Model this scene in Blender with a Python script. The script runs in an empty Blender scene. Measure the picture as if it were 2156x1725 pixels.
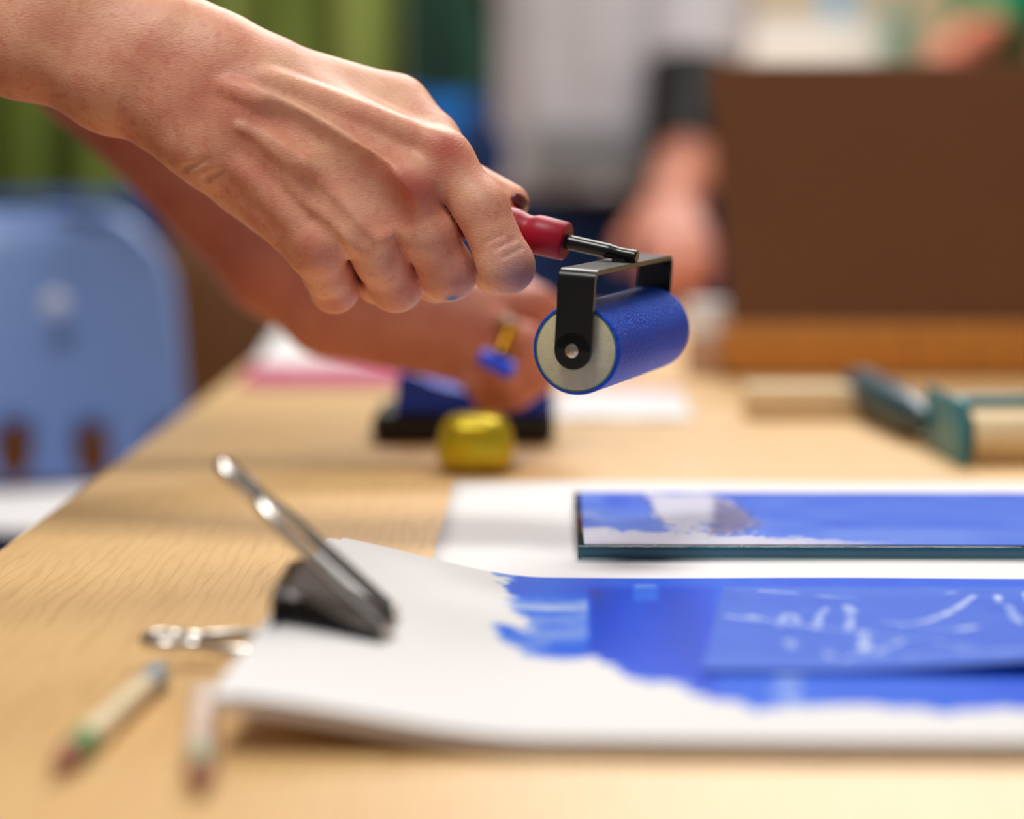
import bpy, bmesh, math, random
import numpy as np
from mathutils import Vector, Matrix

random.seed(7); RNG = np.random.default_rng(7)
S = bpy.context.scene
COL = S.collection
R = math.radians

# ------------------------------------------------------------------ camera
T = 0.72                      # table top height
CAMH = 0.1793                 # camera above the table top
FPX = 85.0 / 36.0 * 2156      # focal length in pixels of the 2156 px frame
FOCUS = 1.004
cam_d = bpy.data.cameras.new('camera'); cam = bpy.data.objects.new('camera', cam_d); COL.objects.link(cam)
cam_d.lens = 85; cam_d.sensor_width = 36; cam_d.sensor_fit = 'HORIZONTAL'
cam_d.clip_start = 0.05; cam_d.clip_end = 60
cam_d.dof.use_dof = True; cam_d.dof.focus_distance = FOCUS; cam_d.dof.aperture_fstop = 3.0
cam.location = (0, 0, T + CAMH)
cam.rotation_euler = (R(90 - 6.31), 0, R(0.81))
S.camera = cam
CAM = Vector(cam.location); CR = cam.rotation_euler.to_matrix()

# ------------------------------------------------------------------ world, lights, exposure
W = bpy.data.worlds.new('room_light'); S.world = W; W.use_nodes = True
W.node_tree.nodes['Background'].inputs[0].default_value = (0.90, 0.94, 1.0, 1)
W.node_tree.nodes['Background'].inputs[1].default_value = 0.18
def area(name, loc, size, power, color, aim):
    l = bpy.data.lights.new(name, 'AREA'); l.shape = 'RECTANGLE'; l.size, l.size_y = size; l.energy = power; l.color = color
    o = bpy.data.objects.new(name, l); COL.objects.link(o); o.location = loc
    o.rotation_euler = (Vector(aim) - Vector(loc)).to_track_quat('-Z', 'Y').to_euler()
    return o
area('ceiling_lamp_over_table', (-0.44, 0.36, 2.7), (0.5, 0.5), 27, (1.0, 0.965, 0.915), (0.0, 1.1, 0.7))
area('ceiling_lamp_mid', (0.45, 2.2, 2.75), (1.2, 0.5), 26, (1.0, 0.965, 0.915), (0.1, 1.5, 0.7))
area('ceiling_lamp_behind', (0.3, 4.1, 2.9), (1.6, 0.6), 82, (1.0, 0.965, 0.915), (0.3, 3.9, 0))
S.view_settings.view_transform = 'Standard'; S.view_settings.look = 'None'
S.view_settings.gamma = 1; S.view_settings.exposure = 0.06; S.view_settings.use_curve_mapping = False

# ------------------------------------------------------------------ places
def pix(x, y, depth):
    """the point seen at photo pixel x, y at this depth along the lens axis (metres)"""
    return CAM + CR @ Vector(((x - 1078) / FPX * depth, -(y - 862.5) / FPX * depth, -depth))
def on_z(x, y, z):
    d = CR @ Vector(((x - 1078) / FPX, -(y - 862.5) / FPX, -1.0))
    return CAM + d * ((z - CAM.z) / d.z)
def on_y(x, y, Y):
    d = CR @ Vector(((x - 1078) / FPX, -(y - 862.5) / FPX, -1.0))
    return CAM + d * ((Y - CAM.y) / d.y)
CRN = np.array(CR)
def cam2world(P):             # P (n,3) in mm: right, up, depth
    Q = np.stack([P[:, 0], P[:, 1], -P[:, 2]], 1) / 1000.0
    return Q @ CRN.T + np.array(CAM)

# ------------------------------------------------------------------ materials
def srgb(r, g, b):
    f = lambda c: (c / 255 / 12.92) if c / 255 <= 0.04045 else ((c / 255 + 0.055) / 1.055) ** 2.4
    return (f(r), f(g), f(b), 1)
class NT:
    def __init__(s, name):
        s.m = bpy.data.materials.new(name); s.m.use_nodes = True; s.t = s.m.node_tree
        s.b = s.t.nodes['Principled BSDF']; s.out = s.t.nodes['Material Output']
    def n(s, kind, **kw):
        o = s.t.nodes.new(kind)
        for k, v in kw.items():
            if k in o.inputs: o.inputs[k].default_value = v
            else: setattr(o, k, v)
        return o
    def l(s, a, b): s.t.links.new(a, b)
    def mix(s, fac, a, b, mode='MIX'):
        o = s.n('ShaderNodeMix', data_type='RGBA', blend_type=mode)
        for v, i in ((fac, 0), (a, 6), (b, 7)):
            if hasattr(v, 'is_output'): s.l(v, o.inputs[i])
            else: o.inputs[i].default_value = v
        return o.outputs[2]
    def coord(s, sx=1, sy=1, sz=1):
        c = s.n('ShaderNodeTexCoord'); m = s.n('ShaderNodeMapping'); m.inputs['Scale'].default_value = (sx, sy, sz)
        s.l(c.outputs['Object'], m.inputs[0]); return m.outputs[0]
    def noise(s, vec, scale, detail=3, rough=.5, dist=0.0):
        o = s.n('ShaderNodeTexNoise'); o.inputs['Scale'].default_value = scale; o.inputs['Detail'].default_value = detail
        o.inputs['Roughness'].default_value = rough; o.inputs['Distortion'].default_value = dist
        s.l(vec, o.inputs['Vector']); return o.outputs['Fac']
    def ramp(s, fac, stops):
        o = s.n('ShaderNodeValToRGB'); e = o.color_ramp.elements
        while len(e) < len(stops): e.new(0.5)
        for i, (p, c) in enumerate(stops): e[i].position = p; e[i].color = c
        s.l(fac, o.inputs[0]); return o.outputs[0]
    def bump(s, h, strength, dist):
        o = s.n('ShaderNodeBump'); o.inputs['Strength'].default_value = strength; o.inputs['Distance'].default_value = dist
        s.l(h, o.inputs['Height']); s.l(o.outputs[0], s.b.inputs['Normal'])
def mat(name, c, rough=.5, metal=0.0, vary=.12, vscale=40, bump=0.0, bscale=300, sss=0.0, coat=0.0, spec=.5):
    k = NT(name); c = srgb(*c) if max(c) > 1 else c
    v = k.coord(); nz = k.noise(v, vscale)
    dark = tuple(x * (1 - vary) for x in c[:3]) + (1,); lite = tuple(min(1, x * (1 + vary)) for x in c[:3]) + (1,)
    k.l(k.mix(nz, dark, lite), k.b.inputs['Base Color'])
    k.b.inputs['Roughness'].default_value = rough; k.b.inputs['Metallic'].default_value = metal
    k.b.inputs['Specular IOR Level'].default_value = spec
    if coat: k.b.inputs['Coat Weight'].default_value = coat; k.b.inputs['Coat Roughness'].default_value = .1
    if sss:
        k.b.inputs['Subsurface Weight'].default_value = sss; k.b.inputs['Subsurface Radius'].default_value = (1, .5, .3); k.b.inputs['Subsurface Scale'].default_value = .004
    if bump: k.bump(k.noise(v, bscale, 2), bump, .001)
    return k.m

def wood_mat(name, c0, c1, c2, ring=26, rough=.38, grain=.3):
    k = NT(name)
    v = k.coord(1, .13, 1)
    big = k.noise(v, 9, 2, .5, .4)
    wv = k.n('ShaderNodeTexWave', wave_type='BANDS', bands_direction='X'); wv.inputs['Scale'].default_value = ring
    wv.inputs['Distortion'].default_value = 9; wv.inputs['Detail'].default_value = 2; wv.inputs['Detail Scale'].default_value = 1.3
    wv.inputs['Detail Roughness'].default_value = .55
    k.l(v, wv.inputs['Vector'])
    lines = k.ramp(wv.outputs['Fac'], [(0, (1, 1, 1, 1)), (.22, (.2, .2, .2, 1)), (.5, (0, 0, 0, 1))])
    v2 = k.coord(1, .06, 1); pore = k.noise(v2, 420, 2, .6)
    pr = k.ramp(pore, [(.5, (0, 0, 0, 1)), (.66, (1, 1, 1, 1))])
    base = k.mix(big, srgb(*c0), srgb(*c1))
    m1 = k.n('ShaderNodeMath', operation='MULTIPLY'); m1.inputs[1].default_value = grain; k.l(lines, m1.inputs[0])
    a = k.mix(m1.outputs[0], base, srgb(*c2))
    m2 = k.n('ShaderNodeMath', operation='MULTIPLY'); m2.inputs[1].default_value = grain * .8; k.l(pr, m2.inputs[0])
    k.l(k.mix(m2.outputs[0], a, srgb(*c2)), k.b.inputs['Base Color'])
    k.b.inputs['Roughness'].default_value = rough
    k.bump(lines, .1, -.0003)
    return k.m

def skin_mat(name, base, red, pale, scale=1.0):
    k = NT(name)
    at = k.n('ShaderNodeAttribute', attribute_name='tint'); sep = k.n('ShaderNodeSeparateColor'); k.l(at.outputs['Color'], sep.inputs[0])
    v = k.coord()
    n1 = k.noise(v, 55, 4, .6); n2 = k.noise(v, 240, 3, .6)
    mot = k.ramp(n1, [(.34, (0, 0, 0, 1)), (.72, (1, 1, 1, 1))])
    c = k.mix(mot, srgb(*base), srgb(*[int(a * .55 + b * .45) for a, b in zip(base, red)]))
    fr = k.ramp(n2, [(.54, (0, 0, 0, 1)), (.75, (.45, .45, .45, 1))])
    c = k.mix(fr, c, srgb(*red))
    c = k.mix(sep.outputs[0], c, srgb(*red))
    c = k.mix(sep.outputs[1], c, srgb(*pale))
    c = k.mix(sep.outputs[2], c, srgb(88, 112, 158))
    k.l(c, k.b.inputs['Base Color'])
    k.b.inputs['Roughness'].default_value = .47; k.b.inputs['Specular IOR Level'].default_value = .38
    k.b.inputs['Subsurface Weight'].default_value = .22; k.b.inputs['Subsurface Radius'].default_value = (1, .38, .2); k.b.inputs['Subsurface Scale'].default_value = .0035 * scale
    vo = k.n('ShaderNodeTexVoronoi', feature='DISTANCE_TO_EDGE'); vo.inputs['Scale'].default_value = 620
    mp = k.n('ShaderNodeMapping'); mp.inputs['Rotation'].default_value = (0, R(24), 0); mp.inputs['Scale'].default_value = (.5, 1, 1.25)
    c2 = k.n('ShaderNodeTexCoord'); k.l(c2.outputs['Object'], mp.inputs[0]); k.l(mp.outputs[0], vo.inputs['Vector'])
    n3 = k.noise(mp.outputs[0], 900, 3, .6)
    ad = k.n('ShaderNodeMath', operation='ADD'); k.l(n3, ad.inputs[0]); k.l(vo.outputs['Distance'], ad.inputs[1])
    k.bump(ad.outputs[0], .33, .0005)
    return k.m

def ink_mat(name, paper, thin, thick, rough=.35):
    """paper that carries rolled ink: the attribute 'ink' says how much"""
    k = NT(name)
    at = k.n('ShaderNodeAttribute', attribute_name='ink'); sep = k.n('ShaderNodeSeparateColor'); k.l(at.outputs['Color'], sep.inputs[0])
    v = k.coord(); nz = k.noise(v, 160, 4, .65)
    ms = k.n('ShaderNodeMath', operation='MULTIPLY_ADD'); ms.inputs[1].default_value = .22; ms.inputs[2].default_value = -.11; k.l(nz, ms.inputs[0])
    gate = k.n('ShaderNodeMath', operation='MULTIPLY'); k.l(ms.outputs[0], gate.inputs[0]); k.l(k.ramp(sep.outputs[0], [(0, (0,0,0,1)), (.15, (1,1,1,1))]), gate.inputs[1])
    ad = k.n('ShaderNodeMath', operation='ADD', use_clamp=True); k.l(gate.outputs[0], ad.inputs[0]); k.l(sep.outputs[0], ad.inputs[1])
    c = k.ramp(ad.outputs[0], [(0, srgb(*paper)), (.12, srgb(*[int(a * .6 + b * .4) for a, b in zip(paper, thin)])), (.45, srgb(*thin)), (.8, srgb(*thick)), (1, srgb(*[int(x * .75) for x in thick]))])
    k.l(c, k.b.inputs['Base Color'])
    rr = k.n('ShaderNodeMapRange'); rr.inputs['To Min'].default_value = .75; rr.inputs['To Max'].default_value = rough; k.l(sep.outputs[0], rr.inputs[0]); k.l(rr.outputs[0], k.b.inputs['Roughness']); k.b.inputs['Specular IOR Level'].default_value = .06
    return k.m

def glass_mat(name, c, rough=.03):
    """clear sheet glass: lets light through, mirrors by angle"""
    k = NT(name); tr = k.n('ShaderNodeBsdfTransparent'); tr.inputs[0].default_value = srgb(*c); gl = k.n('ShaderNodeBsdfGlossy'); gl.inputs['Roughness'].default_value = rough
    fr = k.n('ShaderNodeFresnel'); fr.inputs[0].default_value = 1.45; mx = k.n('ShaderNodeMixShader')
    k.l(fr.outputs[0], mx.inputs[0]); k.l(tr.outputs[0], mx.inputs[1]); k.l(gl.outputs[0], mx.inputs[2]); k.l(mx.outputs[0], k.out.inputs['Surface'])
    return k.m

M = {}
M['table'] = wood_mat('pale_oak', (230, 191, 136), (220, 178, 118), (174, 126, 74), 60, .42, .2)
M['edge'] = mat('oak_edge', (205, 160, 105), .45)
M['orangewood'] = wood_mat('orange_wood', (196, 132, 52), (178, 112, 40), (140, 80, 30), 14, .4)
M['brownwood'] = wood_mat('brown_wood', (140, 88, 36), (116, 72, 26), (70, 42, 18), 10, .45)
M['paper'] = mat('white_paper', (228, 226, 226), .8, vary=.01, vscale=20)
M['paperedge'] = mat('paper_stack_edge', (222, 210, 204), .85, vary=.06, vscale=300)
M['padink'] = ink_mat('paper_with_blue_ink', (228, 226, 226), (46, 106, 224), (0, 68, 208))
M['plateink'] = ink_mat('foam_with_blue_ink', (204, 212, 236), (78, 116, 214), (34, 84, 204))
M['black_metal'] = mat('black_enamel_steel', (18, 17, 16), .28, 0, .1, coat=.12, spec=.35)
M['black_matte'] = mat('black_lacquer', (16, 15, 16), .4)
M['chrome'] = mat('bright_steel', (214, 210, 204), .24, 1.0, .05)
M['rivet'] = mat('steel_rivet', (190, 178, 165), .25, 1.0, .05)
M['brass'] = mat('brass', (212, 150, 48), .25, 1.0, .1)
M['red'] = mat('red_painted_wood', (158, 10, 40), .42, 0, .12, 60, spec=.3)
M['roller_end'] = mat('cream_rubber', (205, 195, 155), .7, 0, .12, 260, bump=.25, bscale=900)
M['rubber_rim'] = mat('green_tinted_rubber', (96, 122, 92), .6)
M['cloth_green'] = mat('green_cotton', (20, 140, 92), .9)
M['skin'] = skin_mat('skin', (230, 171, 138), (192, 94, 80), (240, 204, 172))
M['skin_far'] = skin_mat('skin_tanned', (206, 136, 108), (180, 88, 70), (236, 196, 160))
M['nail'] = mat('stained_nail', (92, 22, 40), .25, 0, .4, 400, coat=.5)
M['nailtip'] = mat('nail_edge', (235, 214, 182), .35)
M['lightblue'] = mat('light_blue_plastic', (124, 152, 206), .32, 0, .04)
M['midblue'] = mat('bright_blue_plastic', (0, 100, 180), .5, spec=.12)
M['navy'] = mat('navy_cloth', (22, 56, 120), .8)
M['yellow'] = NT('yellow_foil').m
k = NT('yellow_glitter'); v = k.coord(); g = k.noise(v, 900, 2, .7)
k.l(k.ramp(g, [(.35, srgb(140, 116, 4)), (.55, srgb(206, 180, 16)), (.72, srgb(245, 230, 90))]), k.b.inputs['Base Color'])
k.b.inputs['Metallic'].default_value = .55; k.b.inputs['Roughness'].default_value = .3; k.bump(g, .3, .0006); M['yellow'] = k.m
k = NT('rolled_blue_ink'); v = k.coord(120, 900, 120); v3 = k.coord()
g = k.noise(v3, 700, 3, .6); g2 = k.noise(v3, 60, 3, .6)
k.l(k.mix(g2, srgb(0, 66, 192), srgb(0, 92, 228)), k.b.inputs['Base Color']); k.b.inputs['Roughness'].default_value = .36
k.b.inputs['Specular IOR Level'].default_value = .22
at = k.n('ShaderNodeAttribute', attribute_name='cyl'); mp = k.n('ShaderNodeMapping'); mp.inputs['Scale'].default_value = (10, 10, 90); k.l(at.outputs['Vector'], mp.inputs[0])
g3 = k.noise(mp.outputs[0], 1.0, 3, .65); ad = k.n('ShaderNodeMath', operation='ADD'); k.l(g3, ad.inputs[0]); k.l(g, ad.inputs[1]); k.bump(ad.outputs[0], 1.0, .0016); M['roller'] = k.m
M['blueplastic'] = mat('deep_blue_plastic', (0, 70, 232), .35, vary=.08)
M['teal'] = mat('teal_enamel', (20, 118, 132), .35, vary=.08)
M['cream'] = mat('cream_wood', (226, 200, 156), .6)
M['board'] = mat('brown_hardboard', (98, 61, 36), .8, 0, .08, 9, bump=.1, bscale=500, spec=.15)
M['magenta'] = mat('magenta_ink', (170, 14, 84), .6)
M['glass'] = glass_mat('plate_glass', (226, 244, 242))
M['glassedge'] = mat('ground_glass_edge', (34, 86, 112), .2, vary=.25, vscale=30)

# ------------------------------------------------------------------ object helpers
def tag(o, label, cat, group=None, kind=None):
    if label: o['label'] = label
    if cat: o['category'] = cat
    if group: o['group'] = group
    if kind: o['kind'] = kind
    return o
def empty(name, loc, label=None, cat=None, group=None):
    o = bpy.data.objects.new(name, None); COL.objects.link(o); o.location = loc; o.empty_display_size = .02
    return tag(o, label, cat, group)
def wloc(o):
    v = Vector(o.location)
    while o.parent: o = o.parent; v += Vector(o.location)
    return v
class MB:
    def __init__(s): s.v = []; s.f = []; s.mi = []
    def add(s, vs, fs, mi=0):
        o = len(s.v); s.v += [tuple(p) for p in vs]; s.f += [tuple(i + o for i in f) for f in fs]; s.mi += [mi] * len(fs); return s
    def box(s, c, size, rot=None, bev=0.0, seg=2, mi=0):
        bm = bmesh.new(); bmesh.ops.create_cube(bm, size=1)
        for p in bm.verts: p.co = Vector((p.co.x * size[0], p.co.y * size[1], p.co.z * size[2]))
        if bev: bmesh.ops.bevel(bm, geom=list(bm.edges), offset=bev, segments=seg, affect='EDGES', profile=.5)
        m = rot if rot is not None else Matrix.Identity(3)
        bm.verts.index_update()
        s.add([Vector(c) + m @ p.co for p in bm.verts], [[p.index for p in f.verts] for f in bm.faces], mi); bm.free(); return s
    def tube(s, path, rad, n=14, cap=True, mi=0, flat=1.0, closed=False):
        P = [Vector(p) for p in path]; m = len(P); rs = rad if isinstance(rad, (list, tuple)) else [rad] * m
        vs = []; nrm = None
        for i, p in enumerate(P):
            if closed: t = (P[(i + 1) % m] - P[i - 1]).normalized()
            else: t = (P[min(i + 1, m - 1)] - P[max(i - 1, 0)]).normalized()
            if nrm is None:
                nrm = t.orthogonal().normalized()
            nrm = (nrm - t * nrm.dot(t)).normalized(); b = t.cross(nrm)
            for j in range(n):
                a = 2 * math.pi * j / n; vs.append(p + (nrm * math.cos(a) + b * math.sin(a) * flat) * rs[i])
        fs = []
        for i in range(m if closed else m - 1):
            i2 = (i + 1) % m
            for j in range(n): fs.append((i * n + j, i * n + (j + 1) % n, i2 * n + (j + 1) % n, i2 * n + j))
        if cap and not closed: fs.append(tuple(range(n - 1, -1, -1))); fs.append(tuple((m - 1) * n + j for j in range(n)))
        return s.add(vs, fs, mi)
    def lathe(s, a, axis, prof, n=48, mi=0, cap=True):
        """profile of (distance along axis, radius) from point a"""
        ax = Vector(axis).normalized(); u = ax.orthogonal().normalized(); w = ax.cross(u); a = Vector(a); vs = []; fs = []
        for (h, r) in prof:
            for j in range(n):
                t = 2 * math.pi * j / n; vs.append(a + ax * h + (u * math.cos(t) + w * math.sin(t)) * max(r, 1e-5))
        for i in range(len(prof) - 1):
            for j in range(n): fs.append((i * n + j, i * n + (j + 1) % n, (i + 1) * n + (j + 1) % n, (i + 1) * n + j))
        if cap: fs.append(tuple(range(n - 1, -1, -1))); fs.append(tuple((len(prof) - 1) * n + j for j in range(n)))
        return s.add(vs, fs, mi)
    def strip(s, pts, widthv, thick, nrmf=None, mi=0, round_end=False):
        """flat bar following pts; width along vector widthv, thickness by local normal"""
        P = [Vector(p) for p in pts]; wv = Vector(widthv); vs = []; m = len(P)
        for i, p in enumerate(P):
            t = (P[min(i + 1, m - 1)] - P[max(i - 1, 0)]).normalized(); nn = t.cross(wv).normalized() * thick / 2
            h = wv / 2
            vs += [p - h - nn, p + h - nn, p + h + nn, p - h + nn]
        fs = [(3, 2, 1, 0), tuple((m - 1) * 4 + j for j in range(4))]
        for i in range(m - 1):
            for j in range(4): fs.append((i * 4 + j, i * 4 + (j + 1) % 4, (i + 1) * 4 + (j + 1) % 4, (i + 1) * 4 + j))
        return s.add(vs, fs, mi)
    def build(s, name, mats, parent=None, loc=None, smooth=True, bev=0.0, attr=None, sharp=40):
        base = wloc(parent) if parent else Vector((0, 0, 0))
        if loc is not None: org = Vector(loc)
        elif parent: org = base
        else:
            a = np.array(s.v); org = Vector(((a[:, 0].min() + a[:, 0].max()) / 2, (a[:, 1].min() + a[:, 1].max()) / 2, a[:, 2].min()))
        me = bpy.data.meshes.new(name); me.from_pydata([Vector(p) - org for p in s.v], [], s.f); me.update()
        bm = bmesh.new(); bm.from_mesh(me); bmesh.ops.recalc_face_normals(bm, faces=bm.faces); bm.to_mesh(me); bm.free()
        o = bpy.data.objects.new(name, me); COL.objects.link(o); o.location = org - base
        if parent: o.parent = parent
        for m_ in (mats if isinstance(mats, (list, tuple)) else [mats]): me.materials.append(m_)
        for i, p in enumerate(me.polygons): p.material_index = s.mi[i] if i < len(s.mi) else 0
        if smooth:
            me.polygons.foreach_set('use_smooth', [True] * len(me.polygons))
            try: me.set_sharp_from_angle(angle=R(sharp))
            except Exception: pass
        if bev:
            b = o.modifiers.new('bevel', 'BEVEL'); b.width = bev; b.segments = 3; b.limit_method = 'ANGLE'; b.angle_limit = R(35); b.harden_normals = False
        if attr:
            for an, arr in attr.items():
                ca = me.attributes.new(an, 'FLOAT_COLOR', 'POINT'); ca.data.foreach_set('color', np.asarray(arr, dtype=np.float32).ravel())
        return o
def grid_mesh(nu, nv): return [(j * nu + i, j * nu + i + 1, (j + 1) * nu + i + 1, (j + 1) * nu + i) for j in range(nv - 1) for i in range(nu - 1)]
def bez(pts, n):
    """Catmull-Rom through pts"""
    P = [Vector(p) for p in pts]; P = [P[0] * 2 - P[1]] + P + [P[-1] * 2 - P[-2]]; out = []
    for i in range(1, len(P) - 2):
        for q in range(n):
            t = q / n; a, b, c, d = P[i - 1:i + 3]
            out.append(.5 * ((2 * b) + (c - a) * t + (2 * a - 5 * b + 4 * c - d) * t * t + (3 * b - a - 3 * c + d) * t ** 3))
    out.append(P[-2]); return out
def sstep(a, b, x): t = np.clip((x - a) / (b - a), 0, 1); return t * t * (3 - 2 * t)
def inpoly(x, y, poly):
    r = np.zeros(x.shape, bool); n = len(poly)
    for i in range(n):
        x1, y1 = poly[i]; x2, y2 = poly[(i + 1) % n]
        c = ((y1 > y) != (y2 > y)) & (x < (x2 - x1) * (y - y1) / (y2 - y1 + 1e-12) + x1); r ^= c
    return r
def segdist(x, y, a, b):
    dx, dy = b[0] - a[0], b[1] - a[1]; t = np.clip(((x - a[0]) * dx + (y - a[1]) * dy) / (dx * dx + dy * dy + 1e-12), 0, 1)
    return np.hypot(x - a[0] - t * dx, y - a[1] - t * dy)
def polydist(x, y, poly):
    d = np.full(x.shape, 1e9)
    for i in range(len(poly)): d = np.minimum(d, segdist(x, y, poly[i], poly[(i + 1) % len(poly)]))
    return np.where(inpoly(x, y, poly), -d, d)
def vnoise(x, y, sc, seed=0):
    """cheap value noise on arrays"""
    g = np.random.default_rng(seed).random((64, 64)); X = x * sc; Y = y * sc
    i = np.floor(X).astype(int); j = np.floor(Y).astype(int); fx = X - i; fy = Y - j; fx = fx * fx * (3 - 2 * fx); fy = fy * fy * (3 - 2 * fy)
    G = lambda a, b: g[a % 64, b % 64]
    return (G(i, j) * (1 - fx) + G(i + 1, j) * fx) * (1 - fy) + (G(i, j + 1) * (1 - fx) + G(i + 1, j + 1) * fx) * fy

# ------------------------------------------------------------------ soft bodies: distance field on a grid, then a smooth surface
class Field:
    def __init__(s, lo, hi, h):
        s.lo = np.array(lo, float); s.h = h; s.n = np.maximum(((np.array(hi) - s.lo) / h).astype(int) + 2, 4)
        s.F = np.full(tuple(s.n), 50.0 * h, np.float32)
    def sub(s, lo, hi):
        a = np.clip(((np.array(lo) - s.lo) / s.h).astype(int) - 1, 0, s.n); b = np.clip(((np.array(hi) - s.lo) / s.h).astype(int) + 3, 0, s.n)
        if np.any(b - a < 1): return None, None
        sl = tuple(slice(int(p), int(q)) for p, q in zip(a, b))
        ax = [s.lo[i] + s.h * np.arange(a[i], b[i]) for i in range(3)]
        return sl, np.meshgrid(*ax, indexing='ij', sparse=True)
    @staticmethod
    def smin(a, b, k):
        if k <= 0: return np.minimum(a, b)
        q = np.maximum(k - np.abs(a - b), 0) / k; return np.minimum(a, b) - q * q * k * .25
    def cone(s, a, b, r1, r2, k=0.0, cut=False):
        a = np.array(a, float); b = np.array(b, float); r = max(r1, r2); pad = r + k + 3 * s.h
        sl, g = s.sub(np.minimum(a, b) - pad, np.maximum(a, b) + pad)
        if sl is None: return
        ab = b - a; L = max(ab @ ab, 1e-12); X, Y, Z = g
        t = np.clip(((X - a[0]) * ab[0] + (Y - a[1]) * ab[1] + (Z - a[2]) * ab[2]) / L, 0, 1)
        d = (np.sqrt((X - a[0] - t * ab[0]) ** 2 + (Y - a[1] - t * ab[1]) ** 2 + (Z - a[2] - t * ab[2]) ** 2) - (r1 + (r2 - r1) * t)).astype(np.float32)
        s.F[sl] = -s.smin(-s.F[sl], d, k) if cut else s.smin(s.F[sl], d, k)
    def ell(s, c, rad, k=0.0, rot=None):
        c = np.array(c, float); rad = np.array(rad, float); m = rad.max() + k + 3 * s.h; sl, g = s.sub(c - m, c + m)
        if sl is None: return
        X, Y, Z = [g[i] - c[i] for i in range(3)]
        if rot is not None:
            q = np.array(rot); X, Y, Z = (q[0, 0] * X + q[1, 0] * Y + q[2, 0] * Z, q[0, 1] * X + q[1, 1] * Y + q[2, 1] * Z, q[0, 2] * X + q[1, 2] * Y + q[2, 2] * Z)
        k0 = np.sqrt((X / rad[0]) ** 2 + (Y / rad[1]) ** 2 + (Z / rad[2]) ** 2); k1 = np.sqrt((X / rad[0] ** 2) ** 2 + (Y / rad[1] ** 2) ** 2 + (Z / rad[2] ** 2) ** 2) + 1e-9
        d = (k0 * (k0 - 1) / k1).astype(np.float32); s.F[sl] = s.smin(s.F[sl], d, k)
    def at(s, P):
        q = (np.asarray(P) - s.lo) / s.h; i = np.clip(np.floor(q).astype(int), 0, s.n - 2); f = np.clip(q - i, 0, 1); out = 0
        for dx in (0, 1):
            for dy in (0, 1):
                for dz in (0, 1):
                    w = (f[:, 0] if dx else 1 - f[:, 0]) * (f[:, 1] if dy else 1 - f[:, 1]) * (f[:, 2] if dz else 1 - f[:, 2])
                    out = out + w * s.F[i[:, 0] + dx, i[:, 1] + dy, i[:, 2] + dz]
        return out
    def surface(s, smooth=2):
        F = s.F; n = F.shape; neg = F < 0
        cnt = np.zeros(tuple(m - 1 for m in n), np.int8)
        for dx in (0, 1):
            for dy in (0, 1):
                for dz in (0, 1): cnt += neg[dx:n[0] - 1 + dx, dy:n[1] - 1 + dy, dz:n[2] - 1 + dz]
        C = np.argwhere((cnt > 0) & (cnt < 8)); idx = np.full(cnt.shape, -1, np.int64); idx[C[:, 0], C[:, 1], C[:, 2]] = np.arange(len(C))
        acc = np.zeros((len(C), 3)); num = np.zeros(len(C))
        cor = [(0, 0, 0), (1, 0, 0), (0, 1, 0), (1, 1, 0), (0, 0, 1), (1, 0, 1), (0, 1, 1), (1, 1, 1)]
        for a in range(8):
            for ax in range(3):
                if cor[a][ax]: continue
                b = list(cor[a]); b[ax] = 1
                fa = F[C[:, 0] + cor[a][0], C[:, 1] + cor[a][1], C[:, 2] + cor[a][2]]; fb = F[C[:, 0] + b[0], C[:, 1] + b[1], C[:, 2] + b[2]]
                m = (fa < 0) != (fb < 0); t = np.where(m, fa / np.where(m, fa - fb, 1), 0)
                p = np.tile(np.array(cor[a], float), (len(C), 1)); p[:, ax] += t; acc += p * m[:, None]; num += m
        V = (C + acc / num[:, None]) * s.h + s.lo; Q = []
        for ax in range(3):
            o1, o2 = [(1, 2), (2, 0), (0, 1)][ax]; sa = [slice(None)] * 3; sb = [slice(None)] * 3; sa[ax] = slice(0, -1); sb[ax] = slice(1, None)
            A = neg[tuple(sa)]; B = neg[tuple(sb)]; E = np.argwhere(A != B); E = E[(E[:, o1] > 0) & (E[:, o2] > 0) & (E[:, o1] < n[o1] - 1) & (E[:, o2] < n[o2] - 1)]
            fl = A[E[:, 0], E[:, 1], E[:, 2]]; q = []
            for d1, d2 in ((-1, -1), (0, -1), (0, 0), (-1, 0)):
                c = E.copy(); c[:, o1] += d1; c[:, o2] += d2; q.append(idx[c[:, 0], c[:, 1], c[:, 2]])
            q = np.stack(q, 1); q[~fl] = q[~fl][:, ::-1]; Q.append(q)
        Q = np.concatenate(Q); Q = Q[(Q >= 0).all(1)]
        for _ in range(smooth):
            a2 = np.zeros_like(V); c2 = np.zeros(len(V))
            for i in range(4):
                np.add.at(a2, Q[:, i], V[Q[:, (i + 1) % 4]] + V[Q[:, i - 1]]); np.add.at(c2, Q[:, i], 2)
            V = V * .5 + .5 * a2 / np.maximum(c2, 1)[:, None]
        return V, Q
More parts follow.
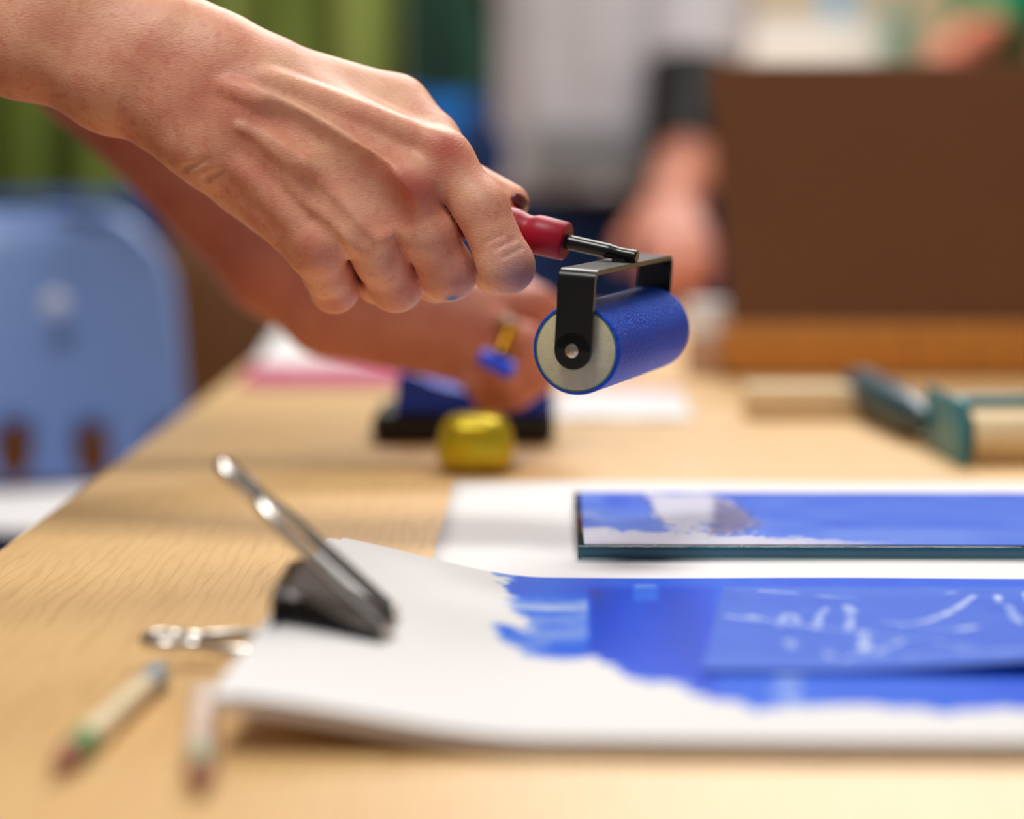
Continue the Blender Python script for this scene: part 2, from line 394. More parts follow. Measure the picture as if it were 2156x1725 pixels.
def np_mesh(name, V, Q, mats, parent=None, loc=None, attr=None):
    base = wloc(parent) if parent else Vector((0, 0, 0)); org = Vector(loc) if loc is not None else base
    me = bpy.data.meshes.new(name); V = np.asarray(V) - np.array(org)
    me.vertices.add(len(V)); me.vertices.foreach_set('co', V.astype(np.float32).ravel())
    me.loops.add(Q.size); me.loops.foreach_set('vertex_index', Q.astype(np.int32).ravel())
    me.polygons.add(len(Q)); me.polygons.foreach_set('loop_start', (np.arange(len(Q)) * 4).astype(np.int32)); me.update(calc_edges=True); me.validate()
    me.polygons.foreach_set('use_smooth', [True] * len(me.polygons))
    o = bpy.data.objects.new(name, me); COL.objects.link(o); o.location = org - base
    if parent: o.parent = parent
    me.materials.append(mats)
    if attr:
        for an, arr in attr.items():
            ca = me.attributes.new(an, 'FLOAT_COLOR', 'POINT'); ca.data.foreach_set('color', np.asarray(arr, dtype=np.float32).ravel())
    return o

# ================================================================== SETTING
def struct(mb, name, m): o = mb.build(name, m, loc=(0, 0, 0), smooth=False); o['kind'] = 'structure'; return o
M['floor'] = wood_mat('brown_floor', (150, 92, 44), (120, 70, 32), (80, 46, 22), 8, .5)
M['wall'] = mat('cream_wall', (208, 186, 150), .9, vary=.03, vscale=2)
struct(MB().box((0, 2.4, -.05), (6.0, 7.4, .1)), 'floor', M['floor'])
struct(MB().box((0, 6.05, 1.5), (6.0, .1, 3.0)), 'wall_back', M['wall'])
struct(MB().box((-3.0, 2.4, 1.5), (.1, 7.2, 3.0)), 'wall_left', M['wall'])
struct(MB().box((3.0, 2.4, 1.5), (.1, 7.2, 3.0)), 'wall_right', M['wall'])

# ================================================================== TABLE
XL = -.243; YF = 2.55
tb = empty('work_table', ((XL + 1.0) / 2, 1.4, 0), 'long pale oak worktable under the printing tools and the paper', 'table')
o = MB().box(((XL + 1.0) / 2, 1.4, T - .014), (1.0 - XL, 2.3, .028), bev=.003).build('tabletop', M['table'], tb)
MB().box(((XL + 1.0) / 2, 1.4, T - .07), (1.0 - XL - .12, 2.15, .08)).build('apron', M['edge'], tb, smooth=False)
for sx in (XL + .07, .93):
    for sy in (.36, 2.44): MB().box((sx, sy, (T - .028) / 2), (.05, .05, T - .028), bev=.004).build('leg', M['edge'], tb)

# ================================================================== PAPER PAD
PX0, PX1 = -.0965, .32; PYN, PYF = .694, .955
def padz(x, y, base):
    """height of the pad's surface: flat to the right, lifted by the clip at its left side"""
    t = 1 - sstep(PX0 - .01, PX0 + .098, x)
    lift = .0125 + .006 * np.clip((y - PYN) / (PYF - PYN), 0, 1)
    return T + base + t * lift
def pad_sheet(x0, y1, base, nu, nv, y0=PYN, x1=PX1):
    U, V = np.meshgrid(np.linspace(0, 1, nu), np.linspace(0, 1, nv)); xe = x0 + .001 + .0115 * V; X = xe + (x1 - xe) * U
    yf = y1 - .0012 * np.sin(X * 40); yn = y0 - .004 * sstep(PX0, PX0 + .2, X); Y = yn + (yf - yn) * V
    return X, Y, padz(X, Y, base)
PADTH = .006
pad = empty('drawing_pad', ((PX0 + PX1) / 2, (PYN + PYF) / 2, T), 'thick stack of white printing paper with blue ink rolled across it, held by the clip', 'paper')
# the lower block
X, Y, Z = pad_sheet(PX0 - .002, PYF - .004, PADTH - .0012, 60, 24); nu, nv = 60, 24
Zb = T + .0012 + (Z - T - PADTH + .0012)
vs = list(zip(X.ravel(), Y.ravel(), Z.ravel())) + list(zip(X.ravel(), Y.ravel(), Zb.ravel())); N = nu * nv
fs = grid_mesh(nu, nv) + [tuple(N + i for i in reversed(f)) for f in grid_mesh(nu, nv)]
ring = [i for i in range(nu)] + [j * nu + nu - 1 for j in range(1, nv)] + [(nv - 1) * nu + i for i in range(nu - 2, -1, -1)] + [j * nu for j in range(nv - 2, 0, -1)]
for i in range(len(ring)): a, b = ring[i], ring[(i + 1) % len(ring)]; fs.append((a, b, b + N, a + N))
MB().add(vs, fs).build('sheet_block', M['paperedge'], pad)
for q, (dx, dy) in enumerate(((.0048, -.006), (.0018, -.003))):
    X, Y, Z = pad_sheet(PX0 + dx - .005, PYF + dy + .001, PADTH - .0009 + q * .0003, 80, 30)
    MB().add(list(zip(X.ravel(), Y.ravel(), Z.ravel())), grid_mesh(80, 30)).build('sheet', M['paper'], pad)
nu, nv = 760, 420
X, Y, Z = pad_sheet(PX0 + .0028, PYF, PADTH, nu, nv)
def pp(pts, z=T + PADTH): return [tuple(on_z(x, y, z)[:2]) for x, y in pts]
ink = np.zeros(X.shape)
poly = pp([(1056, 1190), (1070, 1245), (1092, 1285), (1112, 1330), (1130, 1372), (1210, 1392), (1250, 1386), (1300, 1415), (1345, 1432), (1420, 1440), (1480, 1460), (1545, 1472), (1590, 1494), (1660, 1482), (1760, 1486), (2000, 1492), (2300, 1502), (2300, 1190)])
wob = (vnoise(X, Y, 90, 1) - .5) * .010 + (vnoise(X, Y, 260, 2) - .5) * .005
d = polydist(X, Y, poly) + wob
ink = .62 * sstep(.003, -.004, d)
pxl = 1150 + X * FPX / np.maximum(Y, .1); pyl = 300 + (CAMH - PADTH) * FPX * 1.006 / np.maximum(Y, .1)   # where the roller passes run
vert = vnoise(X * 1.0, Y * .12, 60, 3)
ink = np.where(d < 0, ink * (.82 + .3 * vert), ink)
lite = sstep(1255, 1235, pxl) * sstep(1262, 1290, pyl); ink *= 1 - .7 * lite * (.35 + .9 * vnoise(X * .35, Y * 1.4, 110, 5)) * sstep(1395, 1340, pyl)
ink *= 1 - .5 * sstep(1400, 1380, pxl) * sstep(1330, 1345, pxl) * sstep(1240, 1246, pyl) * sstep(1284, 1274, pyl)
strong = sstep(1236, 1246, pxl) * sstep(1240, 1260, pyl) * sstep(1530, 1500, pxl); ink += .22 * strong * (d < 0) * (.6 + .6 * vert)
tail = polydist(X, Y, pp([(1028, 1322), (1060, 1318), (1110, 1335), (1180, 1352), (1200, 1392), (1120, 1384), (1070, 1356)])) + wob * .6
ink = np.maximum(ink, .42 * sstep(.002, -.004, tail) * (.4 + vnoise(X, Y, 60, 8)))
wh = polydist(X, Y, pp([(1640, 1412), (1690, 1412), (1690, 1480), (1640, 1480)])) + wob
ink *= 1 - .65 * sstep(.003, -.004, wh)
ink *= 1 - .3 * sstep(.0, .03, .0)   # even film
A = np.zeros(ink.shape + (4,)); A[..., 0] = np.clip(ink, 0, 1); A[..., 3] = 1
MB().add(list(zip(X.ravel(), Y.ravel(), Z.ravel())), grid_mesh(nu, nv)).build('top_sheet', M['padink'], pad, attr={'ink': A.reshape(-1, 4)})

# inked foam plate lying on the pad
zp = T + PADTH + .0016
c0 = on_z(1523, 1237, zp); c1 = on_z(1478, 1412, zp)
nu, nv = 620, 300
U, V = np.meshgrid(np.linspace(0, 1, nu), np.linspace(0, 1, nv))
xl = c1.x + (c0.x - c1.x) * V; X = xl + (.235 - xl) * U; Y = c1.y + .0006 + (c0.y - c1.y - .0006) * V
Z = zp + .0055 * sstep(.09, .2, X) * (1 - sstep(0, .35, V)) + .0002
def scribbles():
    L = []
    def ln(pts, w): L.append((pp(pts, zp), w))
    ln([(1530, 1298), (1590, 1306), (1660, 1312), (1720, 1322), (1800, 1332), (1900, 1345), (1960, 1350), (2060, 1372)], 7)
    ln([(1580, 1300), (1640, 1312), (1700, 1318)], 11)
    ln([(1640, 1318), (1655, 1296), (1675, 1300), (1680, 1318)], 8)
    ln([(1720, 1325), (1725, 1300), (1740, 1282)], 8); ln([(1785, 1330), (1792, 1300), (1782, 1276), (1800, 1290)], 8)
    ln([(1900, 1318), (1960, 1306), (2010, 1284), (2050, 1256)], 8); ln([(1860, 1312), (1930, 1318), (2030, 1330)], 6)
    ln([(1995, 1250), (2010, 1248)], 8); ln([(2020, 1326), (2050, 1322)], 10); ln([(2100, 1256), (2104, 1268)], 8)
    ln([(2124, 1276), (2136, 1300), (2150, 1312)], 9); ln([(1815, 1330), (1822, 1362), (1812, 1372)], 11)
    ln([(1660, 1352), (1668, 1362)], 11); ln([(1850, 1378), (1862, 1380)], 12); ln([(1740, 1376), (1752, 1384)], 10)
    ln([(1600, 1245), (1680, 1250)], 5); ln([(1720, 1256), (1800, 1260)], 5)
    ln([(1900, 1390), (2000, 1380), (2100, 1388), (2200, 1380)], 7); ln([(1780, 1390), (1850, 1372), (1900, 1352)], 6)
    ln([(2160, 1250), (2200, 1330), (2240, 1300)], 8)
    return L
sc = np.zeros(X.shape)
for pts, w in scribbles():
    pts = [tuple(p[:2]) for p in bez([(a, b, 0) for a, b in pts], 5)] if len(pts) > 2 else pts
    for a, b in zip(pts[:-1], pts[1:]): sc = np.maximum(sc, 1 - sstep(w * .00013, w * .00027, segdist(X, Y, a, b)))
ink = .52 + .14 * vnoise(X, Y * 3, 60, 11) + .10 * vnoise(X * .3, Y * 4, 90, 12)
ink -= .22 * sstep(.86, 1.0, V) * vnoise(X * .4, Y * 4, 200, 13) + .15 * sstep(.2, .0, V)
ink = np.clip(ink - .52 * sc * (.6 + .6 * vnoise(X, Y, 150, 14)), 0.02, 1)
A = np.zeros(ink.shape + (4,)); A[..., 0] = ink; A[..., 3] = 1; A = A.reshape(-1, 4)
N = nu * nv; vs = list(zip(X.ravel(), Y.ravel(), Z.ravel())) + list(zip(X.ravel(), Y.ravel(), (Z - .0013).ravel()))
fs = grid_mesh(nu, nv) + [tuple(N + i for i in reversed(f)) for f in grid_mesh(nu, nv)]
ring = [i for i in range(nu)] + [j * nu + nu - 1 for j in range(1, nv)] + [(nv - 1) * nu + i for i in range(nu - 2, -1, -1)] + [j * nu for j in range(nv - 2, 0, -1)]
for i in range(len(ring)): a, b = ring[i], ring[(i + 1) % len(ring)]; fs.append((a, b, b + N, a + N))
o = MB().add(vs, fs).build('foam_printing_plate', M['plateink'], attr={'ink': np.concatenate([A, A])}, sharp=50)
tag(o, 'thin blue inked printing plate with scratched white lines lying on the white paper stack', 'printing plate')

# ================================================================== BINDER CLIP
ca = on_z(790, 1337, T + .017); cb = on_z(826, 1277, T + .021)
cy0, cy1 = ca.y, ca.y + .054; jx = ca.x + .002; sx = -.0905
cym = (cy0 + cy1) / 2
zj = float(padz(np.array(jx), np.array(cym), PADTH)) + .0010; zl = float(padz(np.array(jx), np.array(cym), 0.0)) - .0006
clip = empty('binder_clip', ((jx + sx) / 2, cym, T), 'large black binder clip with chrome wire handles on the left side of the paper stack', 'clip')
prof = [(jx, zj), (jx - .012, zj + .006), (sx + .006, T + .0318), (sx + .0018, T + .0318), (sx, T + .0298), (sx, T + .0125), (sx + .0018, T + .0108), (sx + .006, T + .0106), (jx - .014, zl - .0006), (jx, zl)]
prof = [(p.x, p.z) for p in bez([(x, 0, z) for x, z in prof], 3)]
MB().strip([(x, (cy0 + cy1) / 2, z) for x, z in prof], (0, cy1 - cy0, 0), .0009).build('body', M['black_metal'], clip)
def wire_handle(p_base, dirv, length, name, tipw=.007):
    d = Vector(dirv).normalized(); w = Vector((0, 1, 0)); c = Vector(p_base); hw = .0165
    pts = [c - w * hw * .55 + d * .000, c - w * hw * .98 + d * .0012, c - w * hw + d * .006, c - w * hw * .95 + d * .02, c - w * (tipw + .006) + d * (length * .62), c - w * tipw + d * (length * .78), c - w * (tipw + .0015) + d * (length * .9), c - w * tipw * .8 + d * (length * .98), c + d * length]
    full = pts + [c + (p - c) - 2 * w * ((p - c).dot(w)) for p in reversed(pts[:-1])]
    return MB().tube(bez(full, 6),   .0022, 14).build(name, M['chrome'], clip)
tipu = on_y(466, 976, cym)
bu = Vector((jx + .002, cym, zj + .001))
wire_handle(bu, (tipu.x - bu.x, 0, tipu.z - bu.z), math.hypot(tipu.x - bu.x, tipu.z - bu.z), 'handle')
bl = Vector((jx + .002, cym, T + .0068)); tl = on_y(306, 1346, cym)
wire_handle(bl, (tl.x - bl.x, 0, tl.z - bl.z), abs(tl.x - bl.x), 'handle')
for z in (zj + .001, zl - .0010):
    for sgn in (-1, 1):
        cy = (cy0 + cy1) / 2 + sgn * .0145
        MB().tube([(jx, cy - .0075, z), (jx, cy + .0075, z)], .0022, 14).build('hinge_roll', M['black_metal'] if sgn > 0 else M['rivet'], clip)

# ================================================================== BACK SHEET AND GLASS SLAB
a = on_z(955, 1016, T); b = on_z(915, 1170, T)
nu, nv = 40, 24; U, V = np.meshgrid(np.linspace(0, 1, nu), np.linspace(0, 1, nv)); sx0 = (a.x + b.x) / 2
X = sx0 + .36 * U; Y = a.y - .297 * (1 - V); Z = T + .0006 + .0004 * np.sin(X * 30) * np.sin(Y * 22)
o = MB().add(list(zip(X.ravel(), Y.ravel(), Z.ravel())), grid_mesh(nu, nv)).build('paper_sheet', M['paper'])
sm = o.modifiers.new('thick', 'SOLIDIFY'); sm.thickness = .0003
tag(o, 'blank white sheet lying flat under the inked glass slab', 'paper')
g0 = on_z(1216, 1176, T + .0012); gk = on_z(1213, 1036, T + .0066)
gx0, gx1, gy0, gy1 = g0.x, g0.x + .30, g0.y, gk.y
glass = empty('glass_slab', ((gx0 + gx1) / 2, (gy0 + gy1) / 2, T + .0014), 'thick glass inking slab with blue ink rolled over its top', 'glass slab')
MB().box(((gx0 + gx1) / 2, (gy0 + gy1) / 2, T + .0014 + .0026), (gx1 - gx0, gy1 - gy0, .0052), bev=.0005).build('glass', [M['glass'], M['glassedge']], glass, sharp=30)
for p_ in glass.children[0].data.polygons: p_.material_index = 0 if abs(p_.normal.z) > .8 else 1
nu, nv = 420, 240; U, V = np.meshgrid(np.linspace(0, 1, nu), np.linspace(0, 1, nv))
X = gx0 + .003 + (gx1 - gx0 - .006) * U; Y = gy0 + .004 + (gy1 - gy0 - .006) * V; zt = T + .0068; Z = np.full(X.shape, zt)
pxl = 1150 + X * FPX / Y; pyl = 300 + (CAMH - .0068) * FPX * 1.006 / Y
wob = (vnoise(X, Y, 80, 21) - .5) * 26 + (vnoise(X, Y, 260, 22) - .5) * 16
bare = polydist(pxl, pyl, [(1362, 1048), (1500, 1046), (1545, 1060), (1600, 1112), (1560, 1128), (1480, 1146), (1420, 1140), (1395, 1110)])
alpha = np.ones(X.shape)
front = 1140 - 18 * sstep(1700, 1240, pxl) + wob * .45
alpha *= 1 - sstep(-4, 6, pyl - front) * sstep(2100, 1500, pxl) * .9
leftthin = sstep(1400, 1250, pxl); alpha *= 1 - .45 * leftthin * sstep(.35, .7, vnoise(X, Y, 60, 23) + .3 * sstep(1060, 1110, pyl))
alpha *= 1 - .85 * sstep(10, -10, bare + wob * .5)
alpha *= 1 - .55 * sstep(.62, .75, vnoise(X, Y, 420, 31)) * sstep(60, 0, np.abs(bare)) * (pyl > 1085)
alpha += .5 * sstep(.60, .75, vnoise(X, Y, 380, 32)) * sstep(26, 4, np.abs(pyl - 1122)) * sstep(1250, 1300, pxl)
alpha = np.clip(alpha, 0.02, 1)
dense = .5 + .3 * vnoise(X, Y, 45, 24) + .3 * sstep(40, 10, np.hypot(pxl - 1300, (pyl - 1062) * 2)) - .2 * sstep(1110, 1140, pyl)
A = np.zeros(X.shape + (4,)); A[..., 1] = .8 * sstep(14, -14, polydist(pxl, pyl, [(1508, 1056), (1560, 1072), (1606, 1112), (1560, 1132), (1500, 1138)]) + wob * .5) + .5 * sstep(7, 0, segdist(pxl, pyl, (1352, 1050), (1400, 1108))); A[..., 0] = np.clip(dense, .12, 1) * np.clip(alpha * 1.15, 0, 1) ** 1.3; A[..., 3] = 1  # second channel paints the slab's dark reflection into the film as purple
k = NT('rolled_ink_film'); at = k.n('ShaderNodeAttribute', attribute_name='ink'); sep = k.n('ShaderNodeSeparateColor'); k.l(at.outputs['Color'], sep.inputs[0])
nz = k.noise(k.coord(), 300, 4, .7); ad = k.n('ShaderNodeMath', operation='MULTIPLY_ADD'); ad.inputs[1].default_value = .2; k.l(nz, ad.inputs[0]); k.l(sep.outputs[0], ad.inputs[2])
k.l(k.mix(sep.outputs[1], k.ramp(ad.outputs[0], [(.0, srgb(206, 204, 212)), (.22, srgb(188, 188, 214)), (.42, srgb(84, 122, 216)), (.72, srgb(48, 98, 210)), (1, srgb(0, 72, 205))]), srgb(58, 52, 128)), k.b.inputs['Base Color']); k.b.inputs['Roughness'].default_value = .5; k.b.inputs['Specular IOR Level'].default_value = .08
k.bump(nz, .5, .0004); M['film'] = k.m
MB().add(list(zip(X.ravel(), Y.ravel(), Z.ravel())), grid_mesh(nu, nv)).build('ink_film', M['film'], glass, attr={'ink': A.reshape(-1, 4)})

# ================================================================== BRAYER IN THE HAND
P0 = pix(1212, 737, .980); P1 = pix(1368, 690, 1.078); ax = (P1 - P0).normalized(); LR = (P1 - P0).length; RR = .01855
up = pix(1221, 572, .977) - pix(1204, 738, .977); HU = .0319
up = (up - ax * up.dot(ax)).normalized(); wv = ax.cross(up).normalized()
bray = empty('brayer', P0 - up * RR, 'red-handled ink roller with blue cylinder and black frame, gripped by the front hand', 'ink roller')
n = 96; hs = [0, .0004, .0012] + [.0012 + (LR - .0024) * i / 40 for i in range(1, 40)] + [LR - .0012, LR - .0004, LR]
rs = [RR - .0012, RR - .0004, RR] + [RR] * 39 + [RR, RR - .0004, RR - .0012]
mb = MB().lathe(P0, ax, list(zip(hs, rs)), n, cap=False)
cyl = np.array([(math.cos(2 * math.pi * j / n), math.sin(2 * math.pi * j / n), h / LR, 1) for h in hs for j in range(n)])
mb.build('roller', M['roller'], bray, attr={'cyl': cyl})
for c, d in ((P0, 1), (P1, -1)):
    MB().lathe(c + ax * d * .0003, ax * d, [(0, .0), (0, RR - .0017), (.0006, RR - .0008), (.004, RR - .0012)], 72, cap=False).build('roller_core', M['roller_end'], bray)
    MB().lathe(c + ax * d * .00035, ax * d, [(0, RR - .0022), (-.0002, RR - .0014), (.0004, RR - .0008)], 72, cap=False).build('core_rim', M['rubber_rim'], bray)
LW = .0156; off = .0032; bt = .0020; br = .0036
def q(h, u): return P0 + ax * h + up * u
path = [q(-off, 0)] + [q(-off, (HU - br) * i / 6) for i in range(1, 7)]
path += [q(-off + br - br * math.cos(R(a)), HU - br + br * math.sin(R(a))) for a in range(10, 91, 10)]
path += [q(-off + br + (LR + 2 * off - 2 * br) * i / 8, HU) for i in range(1, 9)]
path += [q(LR + off - br + br * math.sin(R(a)), HU - br + br * math.cos(R(a))) for a in range(10, 91, 10)]
path += [q(LR + off, (HU - br) * (1 - i / 6)) for i in range(1, 7)]
mb = MB().strip(path, wv * LW, bt)
for h in (-off, LR + off): mb.lathe(q(h - bt / 2, 0), ax, [(0, LW / 2 - .0002), (.0002, LW / 2), (bt - .0002, LW / 2), (bt, LW / 2 - .0002)], 40)
mb.build('frame', M['black_metal'], bray, bev=.0004, sharp=30)
for h, d in ((-off - bt / 2, -1), (LR + off + bt / 2, 1)):
    MB().lathe(q(h, 0), ax * d, [(-.002, .0031), (.0002, .0031), (.0009, .0028), (.0013, .0018), (.0014, 0)], 28).build('rivet', M['rivet'], bray)
mid = q(LR / 2 + .002, HU)
he = pix(1193, 509, 1.033); hd = (pix(1000, 463, 1.047) - he).normalized()
mt_ = mid + up * .0040; re = mt_ + (mt_ - he).normalized() * .0075
rp = bez([re, re.lerp(he, .12), re.lerp(he, .3), re.lerp(he, .42), re.lerp(he, .6), he, he + hd * .02], 6)
rr = [.0030 if i < 8 else (.0026 if i < 14 else .0032) for i in range(len(rp))]
rr = [sum(rr[max(0, i - 3):i + 4]) / len(rr[max(0, i - 3):i + 4]) for i in range(len(rr))]; rr[0] = .0026
MB().tube(rp, rr, 22).build('shank', M['black_metal'], bray)
dn = -up
MB().tube([mid + up * .0022, mid - up * .0012], [.0036, .0042], 20).build('weld', M['black_metal'], bray)
MB().lathe(he, hd, [(0, .0045), (0, .0076), (.0008, .0083), (.012, .0086), (.0145, .0084), (.0165, .0076), (.019, .0075), (.0215, .0084), (.026, .0091), (.05, .0098), (.075, .0098), (.094, .0088), (.103, .0066), (.107, .003), (.1075, 0)], 48).build('handle', M['red'], bray)

# ================================================================== PEOPLE
def limb(F, pts, rads, k=.02):
    for i in range(len(pts) - 1): F.cone(pts[i], pts[i + 1], rads[i], rads[i + 1], k)
def coarse_hand(F, wr, tip, palmn):
    """palm, four bent fingers and a thumb for a hand far behind the focus"""
    wr = Vector(wr); d = (Vector(tip) - wr).normalized(); nn = Vector(palmn); nn = (nn - d * nn.dot(d)).normalized(); sd = d.cross(nn)
    for s_ in (-.026, -.009, .009, .026): F.cone(wr + sd * s_ * .6, wr + d * .085 + sd * s_, .015, .0125, .012)
    for i, s_ in enumerate((-.030, -.010, .010, .030)):
        b = wr + d * .088 + sd * s_; l = (.062, .075, .070, .054)[i]; m_ = b + d * l * .5 + nn * .008; e = m_ + d * l * .35 + nn * l * .45
        F.cone(b, m_, .0105, .0095, .004); F.cone(m_, e, .0095, .008, .004)
    b = wr + d * .03 - sd * .03; m_ = b + d * .035 - sd * .025 + nn * .012; F.cone(b, m_, .014, .011, .008); F.cone(m_, m_ + d * .035 - sd * .004 + nn * .01, .011, .009, .004)
def body_field(J, h=.007, arms=True, hands=True, legs=True, slim=1.0):
    pts = np.array([list(v) for v in J.values()]); F = Field(pts.min(0) - .2, pts.max(0) + .2, h); V = {k: Vector(v) for k, v in J.items()}
    fw = V['face']; c = V['head']; side = fw.cross(Vector((0, 0, 1))).normalized(); rot = np.array([list(side), list(fw), [0, 0, 1]]).T
    F.ell(c, (.076, .094, .105), 0, rot); F.ell(c + fw * .03 - Vector((0, 0, .065)), (.052, .062, .06), .04, rot)
    F.cone(c + fw * .095 - Vector((0, 0, .005)), c + fw * .112 - Vector((0, 0, .03)), .010, .014, .012)
    F.ell(c + fw * .088 - Vector((0, 0, .075)), (.026, .010, .009), .008, rot)
    for s_ in (-1, 1):
        F.ell(c + side * s_ * .078 - Vector((0, 0, .015)), (.012, .018, .032), .008, rot)
        F.ell(c + side * s_ * .032 + fw * .080 + Vector((0, 0, .006)), (.014, .010, .009), .006, rot)
    F.cone(V['neck'], c - Vector((0, 0, .07)), .058, .054, .03)
    ch, pe = V['chest'], V['pelvis']; sl, sr = V['shoulder_l'], V['shoulder_r']; u = (sr - sl).normalized()
    for s_ in (-1, 1):
        F.cone(ch + u * s_ * .07 * slim, pe + u * s_ * .065 * slim, .105 * slim, .095 * slim, .06); F.cone(V['neck'], (sl, sr)[s_ > 0], .06, .062, .06)
    for a in 'lr':
        sh, el = V['shoulder_' + a], V['elbow_' + a]; F.cone(sh, el, .056, .044 if not arms else .040, .04)
        if 'fore_' + a in V: F.cone(el, V['fore_' + a], .044, .030, .02)
        if arms: F.cone(el, V['wrist_' + a], .042, .028, .02)
        if hands: coarse_hand(F, V['wrist_' + a], V['hand_' + a], V['palm'])
        if legs:
            hp, kn, an = V['hip_' + a], V['knee_' + a], V['ankle_' + a]; limb(F, [hp, kn, an], [.088, .058, .042], .04); F.cone(an, an + fw * .13 - Vector((0, 0, .035)), .042, .032, .03)
    return F, V
def clothes(J, V, name, parent, m, kind, h=.007, grow=.010, sleeve=.55, slim=1.0):
    pts = np.array([list(v) for v in J.values()]); F = Field(pts.min(0) - .2, pts.max(0) + .2, h); ch, pe = V['chest'], V['pelvis']; sl, sr = V['shoulder_l'], V['shoulder_r']; u = (sr - sl).normalized(); g = grow
    if kind == 'shirt':
        for s_ in (-1, 1):
            F.cone(ch + u * s_ * .07 * slim, pe + u * s_ * .07 * slim + Vector((0, 0, .02)), .105 * slim + g, .105 * slim + g, .06); F.cone(V['neck'] - Vector((0, 0, .015)), (sl, sr)[s_ > 0], .052 + g, .062 + g, .06)
        for a in 'lr': F.cone(V['shoulder_' + a], V['shoulder_' + a].lerp(V['elbow_' + a], sleeve), .060 + g, .052 + g, .04)
    elif kind == 'trousers':
        F.cone(pe + u * .06, pe - u * .06, .105 + g, .105 + g, .04)
        for a in 'lr': limb(F, [V['hip_' + a], V['knee_' + a], V['ankle_' + a] + Vector((0, 0, .03))], [.090 + g, .066 + g, .058 + g], .04)
    elif kind == 'hair':
        fw = V['face']; c = V['head']; side = fw.cross(Vector((0, 0, 1))).normalized(); rot = np.array([list(side), list(fw), [0, 0, 1]]).T
        F.ell(c - fw * .022 + Vector((0, 0, .022)), (.086, .088, .100), 0, rot); F.ell(c - fw * .05 - Vector((0, 0, .05)), (.070, .052, .08), .03, rot)
    v, qd = F.surface(2); return np_mesh(name, v, qd, m, parent)
def no_tint(n): a = np.zeros((n, 4)); a[:, 3] = 1; return a

# ---- the printer: right hand and forearm, in millimetres of the lens frame
HB = 1009.0
def J(x, y, d, b=HB): z = b + d; return np.array([(x - 1078) * z / FPX, -(y - 862.5) * z / FPX, z])
h = 0.9
lo = np.array([-288.0, 30.0, 966.0]); hi = np.array([22.0, 258.0, 1099.0])
palm = Field(lo, hi, h); fing = Field(lo, hi, h)
MC = {'i': [(560, 190, 24), (922, 336, 16)], 'm': [(540, 228, 17), (850, 397, 9)], 'r': [(505, 268, 18), (766, 477, 9)], 'p': [(472, 326, 22), (668, 529, 17)]}
MR = {'i': (14.5, 11.4), 'm': (14.5, 11.6), 'r': (14.5, 11.2), 'p': (15.0, 11.3)}
# forearm
ul = [J(-420, -150, 40), J(-150, -5, 36), J(38, 93, 32), J(238, 178, 29), J(375, 240, 26), J(462, 300, 24)]
ra = [J(-300, -330, 44), J(10, -170, 40), J(190, -20, 36), J(385, 80, 31), J(470, 122, 28), J(525, 165, 26)]
limb(palm, ul, [27, 24, 20.5, 18.4, 16.4, 17.0], 12); limb(palm, ra, [24, 18.5, 14.0, 12.8, 14.2, 16.5], 12)
for a, b in zip(ul, ra): palm.cone(a, b, 15.5, 15.5, 12)
for w_, dz_ in ((.28, -.2), (.52, -.8), (.76, .2)): limb(palm, [a + (b - a) * w_ + np.array([0, 0, dz_]) for a, b in zip(ul, ra)], [24, 22, 19.3, 17.6, 16.8, 16.4], 10)
palm.cone(J(398, 312, 18), J(425, 330, 18), 9, 9, 12)                     # the bump of the ulna
for f in 'imrp': palm.cone(J(*MC[f][0]), J(*MC[f][1]), MR[f][0], MR[f][1], 9)
palm.cone(J(560, 300, 40), J(830, 410, 36), 15, 13, 12); palm.cone(J(520, 390, 36), J(650, 500, 38), 14, 12, 12); palm.cone(J(650, 480, 40), J(760, 530, 56), 13, 12, 8)   # palm side
palm.cone(J(588, 178, 36), J(828, 229, 46), 18.2, 14.6, 12)                  # thumb root
palm.cone(J(800, 250, 40), J(905, 300, 34), 14, 12.5, 10); palm.cone(J(840, 242, 44), J(922, 326, 28), 14, 11.8, 8)                    # muscle between thumb and index
FR = {'i': [(926, 332, 15), (1013, 436, 8), (1066, 560, 6), (1046, 572, 32), (1028, 490, 54)],
      'm': [(850, 397, 9), (900, 492, 14), (944, 574, 22), (918, 588, 46), (896, 492, 66)],
      'r': [(766, 477, 9), (802, 545, 20), (833, 599, 33), (798, 594, 52), (785, 505, 70)],
      'p': [(668, 529, 17), (688, 575, 28), (704, 608, 40), (698, 596, 58), (685, 525, 72)]}
RRD = {'i': (11.2, 11.0, 11.4, 9.4, 8.2), 'm': (11.3, 11.7, 11.7, 9.6, 8.2), 'r': (11.0, 11.0, 11.4, 9.2, 8), 'p': (10.6, 10.0, 10.0, 8.4, 7.2)}
for f in 'imrp':
    one = Field(lo, hi, h); P = [J(*p) for p in FR[f]]
    for i in range(4): one.cone(P[i], P[i + 1], RRD[f][i], RRD[f][i + 1], 4)
    fing.F = Field.smin(fing.F, one.F, .4)
th = [J(828, 229, 46), J(952, 374, 56), J(1074, 427, 47)]
one = Field(lo, hi, h); one.cone(th[0], th[1], 14, 11, 5); one.cone(th[1], th[2], 11, 8.4, 3); fing.F = Field.smin(fing.F, one.F, 1.2)
hand = Field(lo, hi, h); hand.F = Field.smin(palm.F, fing.F, 3.0)
